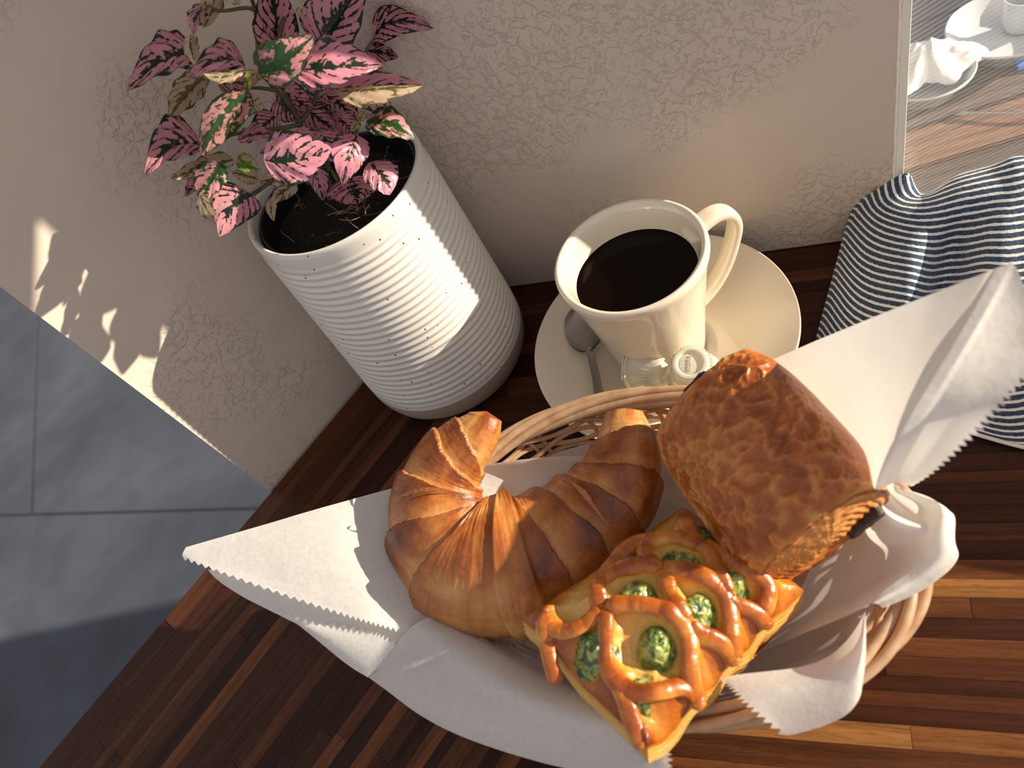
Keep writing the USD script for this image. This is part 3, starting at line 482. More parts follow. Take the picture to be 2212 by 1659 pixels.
nrm = np.tile(np.array([-0.05, -0.28, 0.95]), (nS, 1)); nrm -= t * (nrm * t).sum(1)[:, None]; nrm /= np.linalg.norm(nrm, axis=1)[:, None]; bn = np.cross(t, nrm)
a = np.linspace(0, 2 * np.pi, nA, endpoint=False); S2, A2 = np.meshgrid(s, a, indexing='ij')
edges_l = np.array([0.075, 0.135, 0.225, 0.325, 0.40]); edges_r = np.array([0.575, 0.665, 0.755, 0.845, 0.925])
wob = 0.012 * (meshkit.fbm(np.stack([S2 * 9, np.cos(A2) * 2, np.sin(A2) * 2], -1), 4, 3) - .5) * 2
skew = 0.030 * np.sin(A2 + 0.6)
se = np.where(S2 < 0.5, S2 + wob + skew, S2 + wob - skew)
def saw(se):
    out = np.zeros_like(se); d = np.full_like(se, 9.0)
    bl = np.r_[-0.2, edges_l, 0.5]; br = np.r_[0.5, edges_r, 1.2]
    for lo, hi in zip(bl[:-1], bl[1:]):
        k = (se >= lo) & (se < hi); out[k] = 1 - (se[k] - lo) / (hi - lo)
    for lo, hi in zip(br[:-1], br[1:]):
        k = (se >= lo) & (se < hi); out[k] = (se[k] - lo) / (hi - lo)
    return out
sw = saw(np.clip(se, 0.0, 1.0)); mid = np.exp(-((S2 - 0.47) / 0.07) ** 4)
sw = sw * (1 - mid) + 0.45 * mid
streak = meshkit.fbm(np.stack([S2 * 190, np.cos(A2) * 1.6, np.sin(A2) * 1.6], -1), 4, 5) - .5
blot = meshkit.fbm(np.stack([S2 * 16, np.cos(A2) * 2.2, np.sin(A2) * 2.2], -1), 4, 9) - .5
tail = np.clip(1 - np.abs((S2 + 0.018 * np.cos(A2 - 1.2)) - 0.545) / (0.020 + 0.012 * (np.sin(A2) < 2)), 0, 1); tail = np.clip(tail * 6, 0, 1) * np.clip(np.sin(A2) * 3 + 0.9, 0, 1)
R = half[:, None] * (1 + 0.115 * (sw ** 1.3 - 0.5) + 0.035 * streak + 0.06 * blot + 0.085 * tail)
ca, sa = np.cos(A2), np.sin(A2)
flat = np.where(sa < 0, 0.66, 0.80)
P = cl[:, None] + bn[:, None] * (R * ca)[..., None] + nrm[:, None] * (R * sa * flat)[..., None]
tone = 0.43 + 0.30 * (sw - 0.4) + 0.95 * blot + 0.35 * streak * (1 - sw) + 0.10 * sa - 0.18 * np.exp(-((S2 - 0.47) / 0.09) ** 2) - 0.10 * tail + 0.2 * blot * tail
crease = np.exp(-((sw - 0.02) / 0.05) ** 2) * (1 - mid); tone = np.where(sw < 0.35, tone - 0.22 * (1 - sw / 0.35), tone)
i, j = np.meshgrid(np.arange(nS - 1), np.arange(nA), indexing='ij'); k = (j + 1) % nA
F = np.concatenate([np.stack([i * nA + j, i * nA + k, (i + 1) * nA + k], -1).reshape(-1, 3), np.stack([i * nA + j, (i + 1) * nA + k, (i + 1) * nA + j], -1).reshape(-1, 3)])[:, ::-1]
V = np.vstack([P.reshape(-1, 3), cl[:1] - t[:1] * 0.003, cl[-1:] + t[-1:] * 0.003]); q = np.arange(nA); w = (q + 1) % nA
F = np.vstack([F, np.stack([w, q, np.full(nA, nS * nA)], -1)[:, ::-1], np.stack([(nS - 1) * nA + q, (nS - 1) * nA + w, np.full(nA, nS * nA + 1)], -1)[:, ::-1]])
cr = thing('croissant', (-0.1524, 0.1339, 0.0460), 'golden crescent-shaped croissant with flaky layers in the left of the basket', 'croissant')
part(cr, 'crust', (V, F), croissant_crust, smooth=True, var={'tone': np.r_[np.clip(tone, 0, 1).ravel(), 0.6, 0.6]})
for n_, (sa0, th0, ln) in enumerate([(0.135, 1.2, 1.0), (0.225, 1.7, 1.3), (0.755, 1.5, 1.2)]):   # lifted flakes along the layer edges
    aa = np.linspace(th0 - ln / 2, th0 + ln / 2, 60); k0 = int((sa0) * (nS - 1)); g = np.sin(np.linspace(0, np.pi, 60))
    rows_ = []
    for e in np.linspace(0, 1, 5):
        dl = (-1 if sa0 < 0.5 else 1) * (0.0022 * e) * g * (0.6 + 0.8 * meshkit.noise(np.c_[aa * 3, aa * 0 + n_, aa * 0]))
        kk_ = np.clip(k0 + (-1 if sa0 < .5 else 1) * (-0.03 * np.sin(aa + .6)) * nS * (1 if sa0 < .5 else 1), 0, nS - 1).astype(int)
        rr_ = R[kk_, (aa / (2 * np.pi) * nA).astype(int) % nA] * 1.01 + 0.0012 * e * g
        rows_.append(cl[kk_] + bn[kk_] * (rr_ * np.cos(aa))[:, None] + nrm[kk_] * (rr_ * np.sin(aa) * .9)[:, None] + t[kk_] * dl[:, None])
    vv, ff = sheet(np.array(rows_)); part(cr, 'flake', (vv, ff), croissant_crust, smooth=True, var={'tone': np.full(len(vv), 0.42)})

# pain au chocolat: a flattened roll with wrinkled top and layered ends
c0, c1 = np.array((-0.0451, 0.1992, 0.0920)), np.array((-0.0025, 0.1318, 0.0880))
wv = np.array((-0.0137, 0.1637, 0.1000)) - np.array((-0.0554, 0.1564, 0.0780))
ax = c1 - c0; Lp = np.linalg.norm(ax); ax /= Lp; wv -= ax * (wv @ ax); wv /= np.linalg.norm(wv); up_ = np.cross(wv, ax); up_ = up_ if up_[2] > 0 else -up_
nL, nA = 300, 300
HW, HT = 0.0352, 0.0245
S2, A2 = np.meshgrid(np.linspace(-1, 1, nL), np.linspace(0, 2 * np.pi, nA, endpoint=False), indexing='ij')
ca, sa = np.cos(A2), np.sin(A2); ex = 0.72
xx, yy = np.sign(ca) * np.abs(ca) ** ex, np.sign(sa) * np.abs(sa) ** ex
bar = 1 - 0.10 * np.abs(S2) ** 4 - 0.03 * S2 ** 2
P0 = ax * (S2 * Lp * 0.5)[..., None] + wv * (HW * xx * bar)[..., None] + up_ * (HT * yy * bar)[..., None]
nn = wv * (ca)[..., None] + up_ * (sa)[..., None]
def ridged(p, f, s): return 1 - 2 * np.abs(meshkit.fbm(p * f, 3, s) - .5)
Q0 = P0 + 0.006 * np.stack([meshkit.fbm(P0 * 60 + o_, 2) - .5 for o_ in (1, 21, 41)], -1)
wr1 = ridged(Q0 + 5, 105.0, 2) ** 6; wr2 = ridged(Q0 + 9, 200.0, 4) ** 5
topm = np.clip(sa * 1.6 + 0.1, 0, 1)
big = meshkit.fbm(P0 * 40 + 3, 3, 8) - .5
P = (c0 + c1) / 2 + P0 + nn * ((0.0013 * (wr1 - .3) + 0.0006 * (wr2 - .3)) * topm + 0.003 * big)[..., None]
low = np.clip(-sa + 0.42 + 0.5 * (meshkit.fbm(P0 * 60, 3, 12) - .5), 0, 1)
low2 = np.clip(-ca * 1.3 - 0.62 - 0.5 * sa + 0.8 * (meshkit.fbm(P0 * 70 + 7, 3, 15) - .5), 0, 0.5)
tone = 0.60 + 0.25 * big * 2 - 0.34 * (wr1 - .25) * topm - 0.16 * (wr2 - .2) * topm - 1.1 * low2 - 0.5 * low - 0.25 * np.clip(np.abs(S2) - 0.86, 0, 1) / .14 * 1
pc = thing('pain_au_chocolat', ((c0 + c1) / 2)[:2].tolist() + [0.03], 'brown wrinkled chocolate-filled puff pastry leaning on the right side of the basket', 'chocolate pastry')
i, j = np.meshgrid(np.arange(nL - 1), np.arange(nA), indexing='ij'); k = (j + 1) % nA
F = np.concatenate([np.stack([i * nA + j, i * nA + k, (i + 1) * nA + k], -1).reshape(-1, 3), np.stack([i * nA + j, (i + 1) * nA + k, (i + 1) * nA + j], -1).reshape(-1, 3)])
vol = lambda V, F: np.einsum('ij,ij->', V[F[:, 0]], np.cross(V[F[:, 1]], V[F[:, 2]]))
V = P.reshape(-1, 3); F = F if vol(V - V.mean(0), F) > 0 else F[:, ::-1]
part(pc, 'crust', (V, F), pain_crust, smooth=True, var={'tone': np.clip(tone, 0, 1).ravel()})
for e, s_ in ((0, -1), (nL - 1, 1)):                  # ends: thin layers around the rolled core
    ring = P[e]; cen = ring.mean(0); rad_ = np.linspace(1, 0, 70); lay = []
    for r_ in rad_:
        dz = 0.0060 * (1 - r_ ** 2) * (1.0 if s_ < 0 else 0.6) + 0.00035 * np.sin(r_ * 60) + 0.0020 * (meshkit.fbm((cen + (ring - cen) * r_) * 230, 3, 3) - .5)
        lay.append(cen + (ring - cen) * r_ + ax * s_ * (dz * (1 if r_ < 1 else 0))[:, None])
    lay = np.array(lay); lay = np.concatenate([lay, lay[:, :1]], 1); vv, ff = sheet(lay)
    tn = np.clip(0.30 + 0.16 * np.sin(rad_ * 60 + 1.2)[:, None] + 0.3 * (rad_ > .93)[:, None] + 0 * lay[..., 0], 0, 1)
    part(pc, 'layered_end', (vv, ff), pain_crust, smooth=True, var={'tone': tn.ravel()}, label='layered end of the roll')
    for q_, (du, dv) in enumerate(((0.016, -0.007),) if s_ > 0 else ((0.002, 0.008),)):
        d_ = 0.0052 if s_ > 0 else 0.0085; cc = cen + wv * du + up_ * dv
        b_ = box3((-0.0078, -0.0036, -0.006), (0.0078, 0.0036, d_), 0.0012); b_ = b_.subdivide().subdivide()
        M4 = np.eye(4); M4[:3, :3] = np.stack([wv, up_, ax * s_], 1); M4[:3, 3] = cc; b_.apply_transform(M4); b_.vertices += (meshkit.fbm(b_.vertices * 300, 3, q_)[:, None] - .5) * 0.0034
        part(pc, 'chocolate_stick', b_, chocolate, smooth=True, label='dark chocolate stick end')


# spinach danish: a pillow with a lattice over green filling
DC = [np.array(p) for p in ((-0.1239, 0.0942, 0.0960), (-0.0691, 0.0470, 0.0900), (-0.0113, 0.1187, 0.0720), (-0.0630, 0.1618, 0.0620))]
dn_n = np.cross(DC[2] - DC[0], DC[3] - DC[1]); dn_n /= np.linalg.norm(dn_n); dn_n *= np.sign(dn_n[2])
def dpt(u, v, h=0.0):
    u, v, h = np.asarray(u, float)[..., None], np.asarray(v, float)[..., None], np.asarray(h, float)[..., None]
    return DC[0] * (1 - u) * (1 - v) + DC[1] * u * (1 - v) + DC[2] * u * v + DC[3] * (1 - u) * v + dn_n * h
strips = [[(0.119, 0.051), (0.225, 0.045), (0.302, 0.074), (0.356, 0.154), (0.352, 0.235)],
    [(0.352, 0.235), (0.261, 0.281), (0.200, 0.334)],
    [(0.200, 0.334), (0.258, 0.427), (0.355, 0.504), (0.442, 0.533)],
    [(0.442, 0.533), (0.551, 0.604), (0.688, 0.645), (0.795, 0.647), (0.923, 0.575), (1.018, 0.509)],
    [(0.377, 0.250), (0.482, 0.324), (0.582, 0.382), (0.716, 0.422), (0.820, 0.400), (0.907, 0.331), (0.992, 0.287), (1.062, 0.278)],
    [(0.442, 0.533), (0.551, 0.489), (0.663, 0.455), (0.757, 0.447)],
    [(0.757, 0.447), (0.818, 0.446), (0.891, 0.482), (0.973, 0.509), (1.038, 0.496)],
    [(0.378, 0.239), (0.453, 0.191), (0.532, 0.129), (0.639, 0.078), (0.733, 0.079), (0.833, 0.119), (0.893, 0.181), (0.934, 0.251), (1.014, 0.268)],
    [(0.663, 0.078), (0.788, 0.050), (0.888, 0.016), (0.987, -0.006)],
    [(0.200, 0.334), (0.179, 0.424), (0.153, 0.520), (0.159, 0.585), (0.231, 0.614)],
    [(0.213, 0.607), (0.259, 0.564), (0.334, 0.534), (0.410, 0.532)],
    [(0.213, 0.607), (0.309, 0.689), (0.413, 0.744), (0.525, 0.759), (0.622, 0.722), (0.727, 0.684), (0.805, 0.654)],
    [(0.185, 0.859), (0.297, 0.801), (0.400, 0.764), (0.473, 0.759)],
    [(0.448, 0.779), (0.566, 0.788), (0.692, 0.799), (0.827, 0.828), (0.908, 0.829), (0.956, 0.768), (0.965, 0.723)],
    [(0.798, 0.649), (0.874, 0.671), (0.952, 0.714), (1.034, 0.711)],
    [(0.138, 0.044), (0.227, -0.004), (0.317, -0.045), (0.411, -0.078)]]
fills = [(min(max(u, 0.1), 0.84), max(v, 0.115), ru * 1.08, rv * 1.05 if v > 0.085 else rv) for u, v, ru, rv in [(0.448, 0.387, 0.120, 0.092), (0.739, 0.527, 0.117, 0.094), (0.711, 0.296, 0.115, 0.091), (0.480, 0.023, 0.141, 0.109), (0.814, -0.029, 0.093, 0.074), (0.467, 0.640, 0.139, 0.102), (0.736, 0.750, 0.132, 0.108), (0.403, 0.835, 0.128, 0.096)]]
nd = 260
Ud, Vd = np.meshgrid(np.linspace(0, 1, nd), np.linspace(0, 1, nd), indexing='ij')
edge = np.minimum(np.minimum(Ud, 1 - Ud), np.minimum(Vd, 1 - Vd))
from scipy.spatial import cKDTree
SP = [smoothline(np.c_[np.array(q), np.zeros(len(q))], 120)[:, :2] for q in strips]
dS, _ = cKDTree(np.vstack(SP)).query(np.stack([Ud, Vd], -1).reshape(-1, 2)); dS = dS.reshape(nd, nd)
pil = 0.0165 * np.clip(edge / 0.34, 0, 1) ** 0.6 - 0.004
ridge = np.exp(-(dS / 0.060) ** 2)
fm = np.zeros_like(Ud)
for (u, v, ru, rv) in fills: fm = np.maximum(fm, np.clip(1.25 - np.hypot((Ud - u) / ru, (Vd - v) / rv), 0, 1))
nz = meshkit.fbm(np.stack([Ud * 9, Vd * 9, Ud * 0], -1), 4, 31) - .5
dh = pil + 0.0080 * ridge - 0.0040 * fm * (1 - ridge) + 0.003 * nz
def dheight(u, v):
    from scipy.ndimage import map_coordinates
    return map_coordinates(dh, [np.clip(np.asarray(u), 0, 1) * (nd - 1), np.clip(np.asarray(v), 0, 1) * (nd - 1)], order=1)
def pilh(u, v): return 0.0165 * np.clip(np.minimum(np.minimum(u, 1 - u), np.minimum(v, 1 - v)) / 0.34, 0, 1) ** 0.6 - 0.004
dt = thing('spinach_danish', (-0.0769, 0.1057, 0.0460), 'square glazed pastry with lattice top over green spinach filling, at the basket front', 'pastry')
wob_ = 1 + 0
rim_w = 0.010 * (meshkit.fbm(np.stack([Ud * 5, Vd * 5, Ud * 0 + 4], -1), 3, 6) - .5)
top_ = dpt(Ud + rim_w * (edge < .05), Vd, dh)
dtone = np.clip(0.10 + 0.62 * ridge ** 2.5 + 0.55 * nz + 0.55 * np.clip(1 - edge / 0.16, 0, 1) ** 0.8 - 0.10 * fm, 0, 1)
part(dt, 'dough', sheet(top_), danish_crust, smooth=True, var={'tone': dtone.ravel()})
per = np.vstack([np.c_[np.linspace(0, 1, 160), np.zeros(160)], np.c_[np.ones(160), np.linspace(0, 1, 160)], np.c_[np.linspace(1, 0, 160), np.ones(160)], np.c_[np.zeros(160), np.linspace(1, 0, 160)]])
lay = []; tn = []
for q_ in np.linspace(0, 1, 36):
    ins = 0.055 * max(0, q_ - 0.55) ** 1.5 * 3 - 0.010 * math.sin(q_ * math.pi) - 0.004 * math.sin(q_ * 40)
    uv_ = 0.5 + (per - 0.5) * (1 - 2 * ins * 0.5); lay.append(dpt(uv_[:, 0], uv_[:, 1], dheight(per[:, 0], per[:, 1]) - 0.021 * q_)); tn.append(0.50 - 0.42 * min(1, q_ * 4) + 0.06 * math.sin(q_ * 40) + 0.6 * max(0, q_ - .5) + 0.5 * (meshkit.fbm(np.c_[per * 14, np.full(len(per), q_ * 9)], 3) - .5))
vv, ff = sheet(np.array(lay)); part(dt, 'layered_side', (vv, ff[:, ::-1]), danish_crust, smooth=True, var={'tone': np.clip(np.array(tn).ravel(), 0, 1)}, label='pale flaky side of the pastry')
part(dt, 'bottom', sheet(np.stack([lay[-1][:160], lay[-1][320:480][::-1]], 0)), danish_crust, smooth=False, var={'tone': np.full(320, .7)})
for n_, q_ in enumerate(strips):
    c_ = smoothline(np.c_[np.array(q_), np.zeros(len(q_))], 90)[:, :2]; pth = dpt(c_[:, 0], c_[:, 1], dheight(c_[:, 0], c_[:, 1]) - 0.0011)
    r_ = 0.0037 * (1 + 0.35 * (meshkit.noise(np.c_[np.linspace(0, 4, 90), np.full(90, n_ * 3.0), np.zeros(90)]) - .5)); r_ *= np.clip(np.minimum(np.arange(90), np.arange(90)[::-1]) / 8.0 + 0.45, 0, 1)
    vv, ff = tube(pth, r_, 18, flat=0.62); hgt = ((vv - np.vstack([np.repeat(pth, 18, 0), pth[:1], pth[-1:]])) @ dn_n) / 0.003
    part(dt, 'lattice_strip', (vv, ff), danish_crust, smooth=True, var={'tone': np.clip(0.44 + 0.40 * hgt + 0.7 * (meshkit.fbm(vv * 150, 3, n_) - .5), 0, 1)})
filling = mat('spinach_filling', {'g': ('geometry', {}), 'n': ('noise_texture', {'scale': 210.0, 'detail': 4.0, 'roughness': 0.65, 'distortion': 1.2}), 'r': ('rgb_ramp', {'ramp': [(0.30, (0.006, 0.018, 0.006)), (0.43, (0.03, 0.075, 0.012)), (0.52, (0.20, 0.27, 0.045)), (0.62, (0.42, 0.42, 0.13)), (0.74, (0.62, 0.56, 0.30))]}),
    'n2': ('noise_texture', {'scale': 380.0, 'detail': 4.0}), 'b': ('bump', {'strength': 0.9, 'distance': 0.0012}), 'p': ('principled_bsdf', {'roughness': 0.32, 'coat_weight': 0.4, 'coat_roughness': 0.2})},
    [('g.position', 'n.vector'), ('g.position', 'n2.vector'), ('n.fac', 'r.fac'), ('r.color', 'p.base_color'), ('n2.fac', 'b.height'), ('b.normal', 'p.normal')])
for n_, (u, v, ru, rv) in enumerate(fills):
    rr_, an_ = np.meshgrid(np.linspace(0, 1, 26), np.linspace(0, 2 * np.pi, 72), indexing='ij'); wob2 = 1 + 0.25 * (meshkit.fbm(np.stack([np.cos(an_) * 1.5 + n_ * 4, np.sin(an_) * 1.5, an_ * 0], -1), 3) - .5)
    uu, vv_ = u + ru * rr_ * np.cos(an_) * wob2, v + rv * rr_ * np.sin(an_) * wob2
    h_ = pilh(uu, vv_) + (0.0062 if v > 0.13 else 0.0088) * (1 - rr_ ** 3) - 0.0012
    S_ = dpt(uu, vv_, h_); S_ = S_ + dn_n * ((meshkit.fbm(S_ * 260, 4, 40 + n_) - .5) * 0.0042 * (1 - rr_ ** 4))[..., None]
    part(dt, 'filling', sheet(S_), filling, smooth=True, label='green spinach and cheese filling')


# ================================================================== the plant in the pot
def leaf_mat(name, pink, dark, bias, vein=0.5, under=False, rough=0.32):
    """Pink blotches on dark green: green along the midrib, the side veins and the margin, broken up by noise. primvar leaf = (along, across, 0)."""
    return mat(name, {'g': ('geometry', {}), 'a': ('attribute', {'attribute': 'leaf'}), 's': ('separate_xyz', {}), 'au': ('math', {'math_type': 'absolute'}),
        'nw': ('noise_texture', {'scale': 210.0, 'detail': 5.0, 'roughness': 0.65, 'distortion': 0.9}), 'nl': ('noise_texture', {'scale': 80.0, 'detail': 2.0}),
        'v1': ('math', {'math_type': 'multiply_add', 'value2': -0.42}), 'v2': ('math', {'math_type': 'multiply_add', 'value2': 0.10}), 'v3': ('math', {'math_type': 'multiply', 'value2': 40.0}), 'v4': ('math', {'math_type': 'cosine'}), 'v5': ('map_range', {'from_min': 0.2, 'from_max': 1.0, 'to_min': 0.0, 'to_max': vein * 0.42, 'clamp': True}),
        'mr': ('map_range', {'from_min': 0.0, 'from_max': 0.26, 'to_min': 0.46, 'to_max': 0.0, 'clamp': True}), 'ed': ('map_range', {'from_min': 0.80, 'from_max': 1.0, 'to_min': 0.0, 'to_max': 0.40, 'clamp': True}),
        't1': ('math', {'math_type': 'add'}), 't2': ('math', {'math_type': 'add'}), 'n1': ('math', {'math_type': 'multiply_add', 'value2': -2.0, 'value3': 1.0 + bias}), 'n2': ('math', {'math_type': 'multiply_add', 'value2': -0.5, 'value3': 0.25}),
        't3': ('math', {'math_type': 'add'}), 't4': ('math', {'math_type': 'add'}), 'r': ('rgb_ramp', {'ramp': [(0.0, (0, 0, 0)), (0.24, (0, 0, 0)), (0.31, (1, 1, 1)), (1.0, (1, 1, 1))]}),
        'hue': ('noise_texture', {'scale': 40.0}), 'pr': ('rgb_ramp', {'ramp': [(0.35, tuple(np.array(pink) * (0.85, 0.70, 0.78))), (0.65, pink)]}),
        'mx': ('mix', {'color2': dark}), 'd': ('principled_bsdf', {'roughness': rough, 'specular_ior_level': 0.45}), 't': ('translucent_bsdf', {}), 'ms': ('mix_closure', {'fac': 0.28}),
        'nb': ('noise_texture', {'scale': 330.0, 'detail': 2.0}), 'b': ('bump', {'strength': 0.4, 'distance': 0.0007})},
        [('a.vector', 's.vector'), ('s.y', 'au.value1'), ('g.position', 'nw.vector'), ('g.position', 'nl.vector'), ('g.position', 'hue.vector'), ('g.position', 'nb.vector'),
         ('au.value', 'v1.value1'), ('s.x', 'v1.value3'), ('nl.fac', 'v2.value1'), ('v1.value', 'v2.value3'), ('v2.value', 'v3.value1'), ('v3.value', 'v4.value1'), ('v4.value', 'v5.value'),
         ('au.value', 'mr.value'), ('au.value', 'ed.value'), ('v5.result', 't1.value1'), ('mr.result', 't1.value2'), ('t1.value', 't2.value1'), ('ed.result', 't2.value2'),
         ('nw.fac', 'n1.value1'), ('nl.fac', 'n2.value1'), ('t2.value', 't3.value1'), ('n1.value', 't3.value2'), ('t3.value', 't4.value1'), ('n2.value', 't4.value2'), ('t4.value', 'r.fac'), ('r.color', 'mx.fac'),
         ('hue.fac', 'pr.fac'), ('pr.color', 'mx.color1'), ('mx.color', 'd.base_color'), ('mx.color', 't.color'), ('nb.fac', 'b.height'), ('b.normal', 'd.normal'), ('d.BSDF', 'ms.closure1'), ('t.BSDF', 'ms.closure2')], surface='ms.closure')
PINK = (0.60, 0.28, 0.32)
LM = [leaf_mat('leaf_pink', PINK, (0.006, 0.017, 0.010), 0.03, 0.8), leaf_mat('leaf_green', (0.66, 0.33, 0.34), (0.020, 0.065, 0.016), 0.20, 0.35),
      leaf_mat('leaf_pale', (0.58, 0.50, 0.33), (0.12, 0.11, 0.03), 0.03, 0.5), leaf_mat('leaf_rose', (0.70, 0.30, 0.38), (0.008, 0.030, 0.014), -0.04, 0.75), leaf_mat('leaf_bright', (0.55, 0.42, 0.22), (0.10, 0.20, 0.02), 0.18, 0.3)]
stem_mat = mat('plant_stem', {'g': ('geometry', {}), 'n': ('noise_texture', {'scale': 120.0}), 'r': ('rgb_ramp', {'ramp': [(0.3, (0.03, 0.045, 0.012)), (0.7, (0.10, 0.10, 0.035))]}), 'p': ('principled_bsdf', {'roughness': 0.5})}, [('g.position', 'n.vector'), ('n.fac', 'r.fac'), ('r.color', 'p.base_color')])
